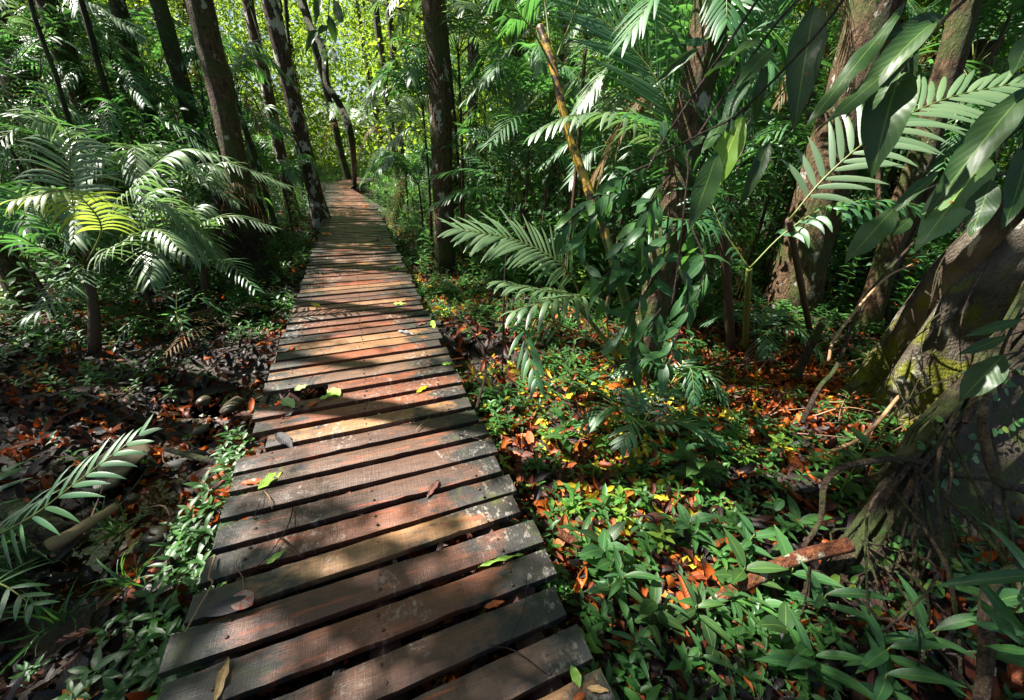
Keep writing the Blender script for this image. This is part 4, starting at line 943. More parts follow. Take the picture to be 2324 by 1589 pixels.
# curved lianas and fallen branches right
def stick(name, pts, r, mat, label, cat, sides=9, lump=.15, n=24, group=None):
    mb = MB(); r = np.asarray(r, float) if hasattr(r, '__len__') else np.array([r, r]); tube(mb, smooth_path(pts, n), np.interp(np.linspace(0, 1, n), np.linspace(0, 1, len(r)), r), sides, lump=lump)
    return tag(mb.build(name, mat), label, cat, group)
stick('liana', P3([(1810, 1260, 1.95), (1862, 1180, 1.95), (1872, 1100, 1.95), (1920, 1058, 2.0), (2060, 1042, 2.05), (2160, 1075, 2.1), (2260, 1090, 2.1), (2360, 1130, 2.1)]), [.012, .016, .018], B_root, 'brown liana arching over the near buttress root', 'vine')
stick('liana', P3([(2325, 1110, 1.8), (2265, 1090, 1.8), (2236, 1000, 1.85), (2232, 930, 1.95), (2260, 860, 2.1), (2330, 640, 2.3)]), [.024, .02, .016], B_root, 'pale barked liana climbing the lower right edge', 'vine')
stick('liana', P3([(2225, 1600, 1.3), (2240, 1480, 1.35), (2235, 1400, 1.4), (2250, 1330, 1.5), (2330, 1270, 1.6)]), [.022, .02, .018], B_root, 'thick liana twisting up at the bottom right corner', 'vine')
stick('liana', P3([(2330, 640, 2.2), (2280, 730, 2.15), (2255, 780, 2.1), (2190, 960, 2.0)]), [.008, .012], B_root, 'slender brown vine hanging across the moss-lit root', 'vine')
stick('fallen_branch', [on(1590, 1385, .08), on(1700, 1320, .14), on(1800, 1270, .20), on(1930, 1235, .30)], [.020, .030, .030], B_log, 'red-brown fallen branch with a pale lichen end against the near buttress', 'branch')
stick('fallen_branch', [on(1268, 1208, .1), on(1330, 1250, .06), on(1392, 1305, .03)], [.022, .02, .018], B_log, 'short mossy branch stub lying beside the right deck edge', 'branch')
stick('fallen_branch', [on(1420, 1235, .05), on(1480, 1290, .06), on(1500, 1320, .04)], .018, B_log, 'shorter branch stub among the herbs right of the deck', 'branch')
stick('fallen_branch', P3([(1820, 960, 2.7), (1860, 880, 2.8), (1900, 830, 2.9), (1950, 700, 3.0), (2010, 620, 3.1), (2150, 470, 3.3)]), [.018, .012, .008], B_root, 'long bare branch leaning over the litter clearing', 'branch')
stick('fallen_branch', P3([(1880, 820, 2.9), (1900, 760, 2.9), (2000, 640, 3.0), (2070, 600, 3.1)]), [.012, .006], M_dry, 'forked pale dry branch over the litter clearing', 'branch')
stick('fallen_branch', [on(1750, 1100, .03), on(1850, 1040, .05), on(1960, 990, .15), on(2040, 900, .3)], [.008, .012, .012], M_dry, 'long thin yellowish branch lying across the litter clearing', 'branch')
stick('stump', [on(1806, 860), on(1806, 860)+[0, 0, .25], on(1808, 860)+[.02, 0, .55]], [.045, .035, .03], B_root, 'broken dead sapling stump in the litter clearing', 'stump')
stick('fallen_branch', [on(25, 1155, .1), on(90, 1190, .12), on(150, 1215, .1)], [.05, .055, .05], B_dark, 'thick dark rotten log in the lower left shade', 'log')
stick('fallen_branch', [on(110, 1240, .1), on(190, 1195, .12), on(265, 1148, .12)], [.032, .026, .02], M_dry, 'yellowish dry branch resting on the dark log', 'branch')
stick('fallen_branch', [on(545, 1058, .04), on(490, 1050, .05), on(380, 1020, .05)], [.014, .02, .016], B_dark, 'black burnt branch beside the stream stones', 'branch')
stick('vine', P3([(1035, 700, 4.3)])+[on(1100, 810, .3), on(1082, 930, .1), on(1080, 1060, 0)], [.006, .01, .014], B_twig, 'bent reddish stem rising beside the right deck edge', 'vine')
stick('sapling', [on(1140, 850), on(1140, 850)+[0, .02, .9], on(1140, 850)+[.05, .02, 1.5]], [.009, .005], B_twig, 'thin bare sapling stem beside the right-hand palm', 'sapling')
rs = np.random.RandomState(3)
for i in range(26):   # twigs on litter clearing
    u = rs.uniform(1650, 2000); v = rs.uniform(790, 1010); p = on(u, v, .06); a = rs.uniform(-.6, .9); L_ = rs.uniform(.2, .55); e = p+np.array([math.cos(a)*L_, math.sin(a)*L_, rs.uniform(0, .12)])
    stick('twig', [p, (p+e)/2+rs.randn(3)*.03, e], [.006, .003], (M_dry, M_fungus)[i % 2], 'thin dry twig lying in the sunlit litter clearing', 'twig', 5, 0, 8, 'dry twigs in the litter clearing')
for i in range(14):
    u = rs.uniform(40, 560); v = rs.uniform(900, 1250); p = on(u, v, .03); a = rs.uniform(0, 3.1); L_ = rs.uniform(.15, .45); e = p+np.array([math.cos(a)*L_, math.sin(a)*L_, rs.uniform(0, .05)])
    stick('twig', [p, (p+e)/2+rs.randn(3)*.02, e], [.006, .003], (M_fungus, B_dark)[i % 2], 'thin dark twig on the muddy stream bank left of the deck', 'twig', 5, 0, 8, 'twigs on the left bank')

# stones by the stream
def stone(u, v, sz, label, sq=.5, seed=0):
    rs = np.random.RandomState(seed); n, m = 9, 14; V = []
    for i in range(n+1):
        ph = math.pi*i/n
        for j in range(m):
            th = 2*math.pi*j/m; d = np.array([math.sin(ph)*math.cos(th), math.sin(ph)*math.sin(th), math.cos(ph)])
            r = 1+.5*(vnoise(d[0]*1.6+seed, d[1]*1.6+d[2]*1.3+seed)-.5); r = r*(abs(d)**4).sum()**(-.12)
            V.append(d*r*np.array([sz, sz*.75, sz*sq]))
    V = np.array(V); p = on(u, v, -.01); j = np.arange(m); k = (j+1) % m
    F = np.concatenate([np.stack([i*m+j, i*m+k, (i+1)*m+k, (i+1)*m+j], -1) for i in range(n)])
    a = rs.rand()*3; Rz = np.array([[math.cos(a), -math.sin(a), 0], [math.sin(a), math.cos(a), 0], [0, 0, 1]])
    mb = MB(); mb.add(V@Rz.T+p, F); return tag(mb.build('stone', M_stone), label, 'stone')
for i, (u, v, sz, sq, lab) in enumerate([(255, 1060, .19, .16, 'broad flat stone slab at the left of the stream'), (262, 1032, .05, .8, 'small dark round stone sitting on the flat slab'), (465, 910, .05, .6, 'mossy green stone in the shallow stream'), (530, 920, .09, .4, 'flat brown stone at the stream edge by the deck'),
        (600, 965, .06, .5, 'small brown stone beside the broken plank'), (455, 975, .05, .5, 'round dark pebble below the mossy stone'), (300, 1130, .035, .5, 'small grey pebble beside the water'), (640, 870, .05, .5, 'wet stone under the short plank'), (520, 1000, .035, .5, 'tiny gravel stone on the bank'), (350, 1215, .06, .4, 'pale stone under the grass tuft')]):
    stone(u, v, sz, lab, sq, i)
mb = MB(); rs = np.random.RandomState(6); ST = None
n = 500; t = rs.rand(n); ii = (t*38).astype(int); off = rs.randn(n)*.35; px_ = cen[ii]+nn[ii]*off[:, None]
Vt = np.array([(1, 0, 0), (0, 1, 0), (-1, 0, 0), (0, -1, 0), (0, 0, .6), (0, 0, -.6)]); Ft = np.array([(0, 1, 4), (1, 2, 4), (2, 3, 4), (3, 0, 4), (1, 0, 5), (2, 1, 5), (3, 2, 5), (0, 3, 5)])
mb.scatter((Vt, np.zeros((0, 4), int), Ft, np.zeros((6, 2)), np.zeros(6)), np.c_[px_, gz(px_[:, 0], px_[:, 1])+.01], random_basis(n, .4, rs), rs.uniform(.008, .03, n), rs.rand(n))
tag(mb.build('gravel', M_stone, smooth=False), 'wet dark gravel and pebbles along the stream bed', 'gravel', kind='stuff')

# ------------------------------------------------------------------ leaf litter and ground cover (stuff)
def in_deck(x, y):
    s_ = (x-PO[0])*PD[0]+(y-PO[1])*PD[1]; w_ = (x-PO[0])*PQ[0]+(y-PO[1])*PQ[1]
    return (w_ > li(Lk, s_)-.0) & (w_ < li(Rk, s_)+.0) & (s_ > -3) & (s_ < 21.6)
rs = np.random.RandomState(15)
def scatter_xy(n, dmax, rs, p=1.):
    d = .6+(dmax-.6)*rs.rand(n)**p; a = rs.uniform(-1, 1, n)*np.where(d < 3.5, 84, 58)*math.pi/180
    return np.sin(a)*d, np.cos(a)*d, d
LT = [leaf_T(5, .2, .45, b_, f_, c_, w_) for b_, f_, c_, w_ in [(.1, .1, 0, .1), (.8, .2, .5, .2), (-.9, .1, .8, .1), (.3, -.1, -.6, .3), (1.4, .3, .3, .1)]]
mb = MB(); x, y, d = scatter_xy(46000, 13, rs, 1.1)
mud = np.exp(-(seg_dist(x, y, STREAM)/.33)**2)
s_ = (x-PO[0])*PD[0]+(y-PO[1])*PD[1]; w_ = (x-PO[0])*PQ[0]+(y-PO[1])*PQ[1]
k = rs.rand(len(x)) > np.maximum(mud*.93, .4*((w_ < 0) & (w_ > -1.6) & (s_ < 2.8))); x, y, d = x[k], y[k], d[k]; n = len(x)
z = gz(x, y)+rs.rand(n)*.035+.004
s_ = (x-PO[0])*PD[0]+(y-PO[1])*PD[1]; w_ = (x-PO[0])*PQ[0]+(y-PO[1])*PQ[1]
col = np.clip(rs.rand(n)+(vnoise(x*1.3, y*1.3)-.55)*.9, 0, 1)*np.where(w_ < .2, .8, 1.)
col = np.where(rs.rand(n) < .035, rs.uniform(.8, 1, n), col)
sz = rs.uniform(.055, .14, n)*np.where(d < 4, 1.25, 1.)
ti = rs.randint(0, 5, n); B = random_basis(n, .3, rs)
for q in range(5):
    m_ = ti == q; mb.scatter(LT[q], np.c_[x, y, z][m_], B[m_], sz[m_], col[m_])
tag(mb.build('leaf_litter', M_litter), 'carpet of curled orange and brown dead leaves on the forest floor', 'leaf litter', kind='stuff')
# extra bright litter on the clearing
mb = MB(); n = 1700; p = on(1800, 850); x = p[0]+rs.randn(n)*.65; y = p[1]+rs.randn(n)*.55; z = gz(x, y)+rs.rand(n)*.06+.02
mb.scatter(LT[1], np.c_[x, y, z], random_basis(n, .4, rs), rs.uniform(.05, .12, n), rs.uniform(.55, .93, n))
n = 1200; p = on(1480, 1400); x = p[0]+rs.randn(n)*.35; y = p[1]+rs.randn(n)*.3; z = gz(x, y)+rs.rand(n)*.05+.02
mb.scatter(LT[1], np.c_[x, y, z], random_basis(n, .4, rs), rs.uniform(.05, .13, n), rs.uniform(.0, .9, n))
n = 700; p = on(200, 980); x = p[0]+rs.randn(n)*.8; y = p[1]+rs.randn(n)*.5; z = gz(x, y)+rs.rand(n)*.05+.02
mb.scatter(LT[4], np.c_[x, y, z], random_basis(n, .4, rs), rs.uniform(.06, .14, n), rs.uniform(.0, .93, n))
tag(mb.build('leaf_litter', M_litter), 'thick heaps of bright orange dead leaves in the clearings', 'leaf litter', kind='stuff')

def herb_T(nl, hgt, leafT, size, seed, rings=2):
    rs = np.random.RandomState(seed); parts = []
    st = MB(); tube(st, [(0, 0, -.03), (.005, .003, hgt*.5), (0, 0, hgt)], [.0022, .0018, .0012], 3, cap=False)
    parts.append(((st.v[0], st.f4[0], np.zeros((0, 3), int), np.full((len(st.v[0]), 2), .5), None), np.eye(3), np.zeros(3), 1.))
    for i in range(nl):
        a = i*2.4+rs.rand()*.4; q = i/max(1, nl-1); h = hgt*(.35+.65*q); el = .15+.5*q+rs.randn()*.12
        f = np.array([math.cos(a)*math.cos(el), math.sin(a)*math.cos(el), math.sin(el)]); B = basis(f[None], np.array([[0, 0, 1.]]))[0]
        parts.append((leafT, B*size*(1-.25*q)*(.85+.3*rs.rand()), np.array([0, 0, h]), 0.))
    return merge_T(parts)
HT = [herb_T(7, .10, LEAF3, .075, 1), herb_T(9, .15, LEAF3, .08, 2), herb_T(6, .07, leaf_T(3, .26, .45, .3, .1), .06, 3), herb_T(8, .13, leaf_T(4, .15, .4, .5, .1), .10, 4)]
def herb_density(x, y):
    s_ = (x-PO[0])*PD[0]+(y-PO[1])*PD[1]; w_ = (x-PO[0])*PQ[0]+(y-PO[1])*PQ[1]
    D = np.full(np.shape(x), .5)
    D = np.where(w_ > .6, .85, D)                                      # right of walk
    D = np.where((w_ > 1.3) & (w_ < 2.6), .9, D)
    c = on(1800, 850); D *= 1-.88*np.exp(-(((x-c[0])/.75)**2+((y-c[1])/.7)**2))
    c = on(1480, 1440); D *= 1-.75*np.exp(-(((x-c[0])/.33)**2+((y-c[1])/.3)**2))
    c = on(1400, 950); D *= 1-.55*np.exp(-(((x-c[0])/.35)**2+((y-c[1])/.3)**2))
    D *= 1-.93*np.exp(-(seg_dist(x, y, STREAM)/.55)**4)
    lf = (w_ < 0); D = np.where(lf & (s_ < 2.2), np.where(w_ < -1., D*.7, D*.25), D)
    D = np.where(lf & (w_ > -.22) & (s_ < .45), .6, D)
    D = np.where(lf & (w_ > -.9) & (s_ > 2.4), .75, D)
    br = np.array([on(1500, 1420)[:2], on(1620, 1370)[:2], on(1910, 1250)[:2]]); D *= 1-.8*np.exp(-(seg_dist(x, y, br)/.16)**2)
    D = np.where((x > 1.25) & (y < 1.25), D*.3, D)
    D *= (.1+1.3*vnoise(x*1.9+4, y*1.9+2))*.44
    return D
mb = MB(); x, y, d = scatter_xy(46000, 17, rs, 1.15)
k = (rs.rand(len(x)) < herb_density(x, y)) & ~in_deck(x, y); x, y, d = x[k], y[k], d[k]; n = len(x)
z = gz(x, y); ti = rs.randint(0, 4, n); sz = rs.uniform(.5, 1.1, n)*np.where(d > 5, 1.5, 1.); B = random_basis(n, .12, rs)
col = np.clip(rs.rand(n)*.9+(vnoise(x*2, y*2)-.5)*.4, 0, .97)
for q in range(4):
    m_ = ti == q; mb.scatter(HT[q], np.c_[x, y, z][m_], B[m_], sz[m_], col[m_])
tag(mb.build('ground_cover', M_herb), 'carpet of small glossy-leaved herbs covering the forest floor', 'ground cover', kind='stuff')
# leggy undergrowth higher up, mid distance
TH_ = 0
mb = MB(); HT2 = [herb_T(12, .42, LEAF3, .15, 11), herb_T(14, .6, leaf_T(4, .14, .4, .5, .1), .17, 12)]
x, y, d = scatter_xy(15000, 34, rs, .8); s_ = (x-PO[0])*PD[0]+(y-PO[1])*PD[1]; w_ = (x-PO[0])*PQ[0]+(y-PO[1])*PQ[1]
k = (d > 5.2) & ~((w_ > li(Lk, s_)-.35) & (w_ < li(Rk, s_)+.35) & (s_ < 21.8)) & (rs.rand(len(x)) < (.3+.5*vnoise(x*.8, y*.8))*np.where((w_ < 0) & (d < 10), .3, 1.)) & ~((w_ > 2.0) & (d < 6.3) & (x > 2.5)) & ~hides(x, y); x, y = x[k], y[k]; n = len(x)
for q in range(2):
    m_ = np.arange(n) % 2 == q; mb.scatter(HT2[q], np.c_[x, y, gz(x, y)][m_], random_basis(m_.sum(), .15, rs), rs.uniform(.6, 1.5, m_.sum()), rs.rand(m_.sum())*.97)
tag(mb.build('undergrowth', M_herb), 'knee-high leafy undergrowth filling the shade between the trunks', 'undergrowth', kind='stuff')

# ------------------------------------------------------------------ individual broad-leaved plants
def plant(u, v, label, nl=8, h=.25, L=.13, T=None, mat=None, seed=0, name='leafy_plant', z=0., lean=(0, 0), el0=.15, rnd=None, cat='plant', loc=None):
    rs = np.random.RandomState(seed); b = on(u, v, z) if loc is None else np.array(loc, float); t = thing(name, b, label, cat)
    tip = b+np.array([lean[0], lean[1], h]); C = smooth_path([b-[0, 0, .02], (b+tip)/2+rs.randn(3)*.01, tip], 12)
    mb = MB(); tube(mb, C, np.linspace(.005, .0025, 12), 6); mb.build('stem', M_stem, t)
    P = []; Fd = []
    for i in range(nl):
        q = .3+.7*i/(nl-1); a = i*2.3+rs.rand()*.5; el = el0+.5*(i/(nl-1))+rs.randn()*.1; P.append(C[int(q*11)]); Fd.append((math.cos(a)*math.cos(el), math.sin(a)*math.cos(el), math.sin(el)))
    mb = MB(); mb.scatter(T or LEAF, np.array(P), basis(np.array(Fd), np.array([[0, 0, 1.]])), L*(.8+.35*rs.rand(nl)), rs.rand(nl)*.8 if rnd is None else np.full(nl, rnd)); mb.build('leaves', mat or M_broad, t)
    return t
WL = leaf_T(8, .21, .45, .45, .1, 0, .12); LANCE = leaf_T(8, .10, .4, .5, .12)
for i, (u, v, lab, nl, h, L, T) in enumerate([
    (1560, 1120, 'glossy dark serrated-leaf seedling standing above the herb carpet', 11, .26, .16, WL), (1490, 1230, 'seedling of broad pale-veined leaves in front of the serrated one', 6, .12, .12, WL),
    (1890, 1150, 'tall dark-leaved sapling in front of the litter clearing', 7, .5, .17, WL), (1480, 1440, 'five-leaved glossy seedling beside the right deck corner', 6, .12, .12, WL),
    (1680, 1400, 'light green seedling with one upright leaf by the fallen branch', 6, .14, .12, LANCE), (1690, 1470, 'seedling with a heart-shaped leaf pair over red dead leaves', 5, .10, .12, WL),
    (1330, 1270, 'small bright seedling beside the mossy branch stub', 7, .12, .09, LEAF), (1380, 1240, 'bright herb between the two branch stubs', 7, .10, .08, LEAF),
    (1240, 1000, 'small green herb touching the right deck edge', 6, .1, .08, LEAF), (1060, 940, 'lime seedling beside the dark bent stem', 5, .1, .07, WL),
    (470, 860, 'small seedling by the stream left of the deck', 6, .12, .08, LEAF), (590, 770, 'bright green herb clump at the left deck edge', 12, .12, .07, LEAF), (230, 1085, 'single green seedling on the left litter', 5, .1, .08, LEAF)]):
    plant(u, v, lab, nl, h, L, T, seed=i, mat=(M_broad, M_herb)[i > 3])
RS2 = np.random.RandomState(9)
for i, (u, v) in enumerate([(470, 1120), (500, 1090), (440, 1180), (410, 1215), (470, 1170), (395, 1260), (430, 1290), (400, 1320), (370, 1380), (410, 1400), (440, 1240), (380, 1440)]):
    plant(u, v, 'bright lance-leaved herb crowding the left deck edge', 7, RS2.uniform(.08, .14), RS2.uniform(.07, .11), (LEAF, LANCE)[i % 2], M_herb, 40+i)['group'] = 'lance-leaved herbs at the left deck edge'
for i, (u, v, lab) in enumerate([(1800, 1560, 'lance-leaved plant at the bottom edge right of the deck'), (1960, 1540, 'dark lance-leaved plant under the near buttress'), (1830, 1420, 'lance-leaved plant with long upper leaves against the mossy root foot'), (2060, 1500, 'twin-leaved lance plant in front of the dark root face'), (1950, 1600, 'cluster of long blue-green leaves at the bottom right')]):
    plant(u, v, lab, 9, .22, .2, LANCE, M_shrub, 60+i, el0=.3)
for i, (loc, lab) in enumerate([((2.0, .95, .15), 'narrow-leaved plant leaning in at the bottom right corner'), ((1.9, .7, .2), 'long blue-green strap leaves at the lower right edge')]):
    plant(0, 0, lab, 9, .3, .25, LANCE, M_shrub, 80+i, el0=.25, loc=loc)
sd_n = 0; rs = np.random.RandomState(91)
while sd_n < 46:
    u = rs.uniform(1080, 2050); v = rs.uniform(760, 1560); p = on(u, v)
    if in_deck(p[0], p[1]) or u < 1150+(v-900)*.42 or math.hypot((u-1800)/220, (v-850)/90) < 1 or (u > 1800 and v > 1050): continue
    big = rs.rand() < .4
    plant(u, v, 'glossy broad-leaved seedling rising out of the small-leaved herbs right of the deck', rs.randint(5, 11), rs.uniform(.10, .24), rs.uniform(.09, .17), (WL, LEAF, LANCE)[rs.randint(3)], (M_broad, M_shrub, M_herb)[rs.randint(3)], 700+sd_n)['group'] = 'seedlings among the herbs right of the deck'
    sd_n += 1
# grass tufts
def tuft(u, v, label, n=26, L=.28, seed=0):
    rs = np.random.RandomState(seed); b = on(u, v, 0.); mb = MB(); B = basis(np.c_[rs.randn(n, 2)*.55, np.ones(n)], np.c_[rs.randn(n, 2), rs.randn(n)*.2]); mb.scatter(leaf_T(7, .022, .35, 1.0, .2), b+np.c_[rs.randn(n, 2)*.02, np.zeros(n)], B, L*(.6+.6*rs.rand(n)), rs.rand(n))
    tag(mb.build('grass_tuft', M_grass), label, 'grass')
tuft(262, 1210, 'tuft of fine green grass beside the yellow branch', 24, .2, 1); tuft(60, 1260, 'dark sedge tuft at the left edge', 26, .26, 2); tuft(300, 1330, 'long-bladed sedge in the lower left shade', 24, .22, 3); tuft(120, 1420, 'sedge tuft near the bottom left corner', 20, .22, 4); tuft(20, 1330, 'sedge with drooping blades at the lower left edge', 26, .28, 5)
tuft(400, 1470, 'small sedge tuft under the left deck edge', 16, .16, 6); tuft(1930, 960, 'small grass tuft beside the middle buttress', 20, .2, 7); tuft(2060, 560, 'fine grassy leaves behind the buttress root', 40, .5, 8)

# ivy on the near buttress: each trail a plant
rs = np.random.RandomState(55); IV = leaf_T(4, .38, .4, .15, .05, tip=.6)
for q, (j0, j1, off0, off1, lab) in enumerate([(8, 30, .05, .22, 'round-leaved creeper climbing the near buttress root'), (5, 16, .16, .30, 'lower creeper trail with small round leaves on the near root'), (20, 34, .0, .08, 'creeper trail along the crest of the near root')]):
    n = 46; jj = np.linspace(j0, j1, n); base = np.array([[np.interp(t, np.arange(40), k3[:, c]) for c in range(3)] for t in jj]); off = np.linspace(off0, off1, n)+rs.randn(n)*.02
    near = np.array([.75, -.66, 0]); frac = off/.7; P = base+near*off[:, None]; P[:, 2] = base[:, 2]*(1-np.clip(frac, 0, 1)**.55)+.07
    t = thing('creeper', P[0], lab, 'creeper'); mb = MB(); tube(mb, P, .003, 5); mb.build('stem', B_twig, t)
    side = rs.choice([-1, 1], n); B = basis(np.c_[side*.9+rs.randn(n)*.2, rs.randn(n)*.3-.3, -.4+rs.randn(n)*.2], np.tile([[.3, -.8, .7]], (n, 1))); mb = MB(); mb.scatter(IV, P+rs.randn(n, 3)*.012, B, rs.uniform(.04, .065, n), rs.rand(n)); mb.build('leaves', M_ivy, t)

# ------------------------------------------------------------------ hanging leafy branches near the lens
BLS = [leaf_T(14, .19, .42, b_, f_, 0, w_) for b_, f_, w_ in ((.22, .08, .08), (.5, .16, .12), (.1, -.06, .16), (.7, .2, .08), (-.2, .05, .14))]; BL = BLS[0]
def px_leaf(b, t, wpx, mat, db, dt, rnd, facing=.5, parent=None, flip=0.):
    p = at(b[0], b[1], db); q = at(t[0], t[1], dt); L = np.linalg.norm(q-p); hw = wpx*.9/2/FPX*(db+dt)/2
    to = norm(CAM-(p+q)/2); up = norm(to*facing+np.array([0, 0, 1.])*(1-facing)+np.array([flip, 0, 0]))
    B = basis((q-p)[None], up[None]); mb = MB(); mb.scatter(BLS[int(rnd*997) % 5], p[None], B, np.array([[hw/.19, L, L]]), [rnd])
    return mb.build('leaf', mat, parent)
def branch(label, twigs, leaves, depth, tr=.004, mat=M_broad, name='leafy_branch', seed=0):
    rs = np.random.RandomState(seed); b0 = at(*twigs[0][0][:2], depth)
    t = thing(name, b0, label, 'branch')
    for tw in twigs:
        mb = MB(); tube(mb, smooth_path(P3([(u, v, depth*dd) for u, v, dd in tw]), 24), np.linspace(tr, tr*.45, 24), 6, lump=.15); mb.build('twig', B_twig, t)
    for L_ in leaves:
        bu, bv, tu, tv, wp = L_[:5]; m = L_[5] if len(L_) > 5 else mat; f = L_[6] if len(L_) > 6 else .75; k = L_[7] if len(L_) > 7 else 1.
        dd = depth*k*(1+rs.randn()*.03); px_leaf((bu, bv), (tu, tv), wp, m, dd, dd*(1+rs.uniform(-.06, .03)), rs.rand()*.8, f, t, rs.randn()*.2)
    return t
branch('branch of large dark leaves with one yellow-green translucent leaf, upper right',
    [[(1960, -40, 1.), (1914, 0, 1.), (1850, 82, 1.), (1685, 250, 1.), (1588, 305, 1.), (1475, 362, 1.05)], [(1735, -30, 1.), (1719, 0, 1.), (1618, 150, 1.), (1513, 307, 1.), (1470, 385, 1.)], [(1830, -30, 1.1), (1809, 0, 1.1), (1734, 90, 1.1), (1573, 326, 1.1), (1561, 397, 1.1), (1539, 596, 1.15), (1525, 690, 1.15)], [(1700, 240, 1.), (1690, 252, 1.), (1686, 262, 1.)]],
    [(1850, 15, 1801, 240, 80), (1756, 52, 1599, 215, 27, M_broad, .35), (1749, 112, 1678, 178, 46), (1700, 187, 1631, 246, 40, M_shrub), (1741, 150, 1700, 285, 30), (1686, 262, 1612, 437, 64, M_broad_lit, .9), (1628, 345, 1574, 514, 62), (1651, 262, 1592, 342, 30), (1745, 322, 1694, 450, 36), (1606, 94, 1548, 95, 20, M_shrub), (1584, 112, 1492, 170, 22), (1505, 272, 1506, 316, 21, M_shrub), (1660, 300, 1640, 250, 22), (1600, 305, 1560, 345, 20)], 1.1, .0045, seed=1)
branch('cluster of long dark overlapping leaves near the top right corner',
    [[(2260, -60, 1.), (2150, 37, 1.), (2060, 140, 1.), (2045, 165, 1.)], [(2120, 50, 1.), (2050, 100, 1.), (2010, 180, 1.)]],
    [(2052, 15, 1816, 290, 44, M_broad, .5), (2122, 48, 1957, 168, 64), (2080, 108, 1873, 272, 50), (2045, 161, 1973, 358, 100), (2066, 100, 2040, 240, 50), (2140, 40, 2030, 60, 40)], .8, .004, seed=2)
branch('branch with the big shiny leaf half lit white at the right edge',
    [[(2400, 190, 1.), (2324, 281, 1.), (2250, 345, 1.)], [(2400, 330, 1.1), (2250, 405, 1.1), (2128, 420, 1.1), (2034, 470, 1.1)], [(2330, 300, 1.), (2322, 340, 1.)]],
    [(2246, 349, 2088, 556, 98, M_broad_glare, .55), (2330, 205, 2138, 414, 78), (2251, 409, 2203, 534, 58), (2335, 320, 2310, 500, 66), (2034, 469, 1920, 587, 64), (2068, 495, 2025, 533, 32), (2128, 394, 2024, 466, 30), (2350, 60, 2290, 190, 50)], .85, .004, seed=3)
branch('three dark long leaves hanging at the right edge above the creeper',
    [[(2400, 700, 1.), (2320, 726, 1.)], [(2360, 740, 1.), (2286, 763, 1.)], [(2360, 790, 1.), (2279, 806, 1.)]],
    [(2319, 726, 2194, 760, 26), (2286, 763, 2164, 812, 28), (2279, 806, 2178, 907, 66)], 1.0, .003, seed=4)
branch('hanging twig of dark oval leaves at the top, left of centre',
    [[(752, -40, 1.), (748, 0, 1.), (737, 95, 1.), (702, 200, 1.)]],
    [(759, -2, 774, 54, 23), (747, 36, 761, 94, 21), (720, 71, 692, 88, 18), (738, 89, 717, 104, 14, M_shrub), (749, 103, 763, 147, 19), (734, 107, 739, 140, 16), (727, -4, 712, 19, 20), (742, 60, 722, 70, 14)], 3.0, .005, seed=5)
branch('narrow dark leaves crossing the lower right corner',
    [[(2400, 1400, 1.), (2324, 1420, 1.)], [(2400, 1560, 1.), (2330, 1560, 1.)]],
    [(2370, 1305, 2152, 1312, 30, M_shrub), (2330, 1470, 2170, 1320, 26, M_shrub), (2340, 1460, 2215, 1310, 24, M_shrub), (2340, 1390, 2290, 1340, 16, M_shrub), (2350, 1480, 2236, 1465, 20, M_herb), (2330, 1440, 2205, 1410, 22, M_shrub)], .95, .003, seed=6)
# mid shrub: leafy hanging sprays
RS3 = np.random.RandomState(19)
def spray(pts, depth, nleaf, L, label, seed, wpx=None, group=None):
    rs = np.random.RandomState(seed); t = thing('leafy_branch', at(pts[0][0], pts[0][1], depth), label, 'branch', group)
    C = smooth_path(P3([(u, v, depth*(1+rs.randn()*.02)) for u, v in pts]), 30); mb = MB(); tube(mb, C, np.linspace(.006, .0025, 30), 6); mb.build('twig', B_twig, t)
    T = norm(np.gradient(C, axis=0)); P = []; Fd = []
    for i in range(nleaf):
        j = int(3+26*(i+.5)/nleaf); s_ = (-1)**i; sd = norm(np.cross(T[j], [0, 1., .3])); P.append(C[j]+rs.randn(3)*.01); Fd.append(norm(T[j]*.5+sd*s_*.7+np.array([0, 0, -.55])+rs.randn(3)*.42))
    up = norm(-FW[None]*.8+np.array([[0, 0, .6]])+rs.randn(nleaf, 3)*.3)
    mb = MB(); mb.scatter(leaf_T(8, .15, .42, .5, .08, 0, .1), np.array(P), basis(np.array(Fd), up), L*(.75+.5*rs.rand(nleaf)), rs.rand(nleaf)); mb.build('leaves', M_shrub, t)
for i, (pts, dep, lab) in enumerate([([(1480, 370), (1420, 400), (1330, 470), (1270, 520)], 2.3, 'leafy spray pointing left above the grey frond'), ([(1500, 420), (1440, 520), (1390, 600), (1360, 680)], 2.25, 'leafy spray hanging beside the cane stem'), ([(1520, 470), (1500, 600), (1440, 700), (1400, 790)], 2.2, 'long leafy spray hanging over the dark trunk foot'),
        ([(1540, 580), (1560, 690), (1520, 800), (1500, 850)], 2.15, 'leafy spray reaching lowest in front of the dark trunk foot'), ([(1450, 400), (1380, 450), (1310, 560)], 2.4, 'leafy spray behind the cane stem'), ([(1560, 500), (1600, 600), (1570, 700)], 2.3, 'leafy spray right of the hanging twig'),
        ([(1520, 400), (1470, 470), (1460, 560), (1480, 640)], 2.2, 'middle leafy spray of the hanging shrub'), ([(1480, 560), (1420, 610), (1320, 640)], 2.3, 'leafy spray pointing left under the cane stem'), ([(1500, 700), (1460, 760), (1440, 830)], 2.2, 'short leafy spray beside the shaded trunk')]):
    spray(pts, dep, 17, .16, lab, 100+i)
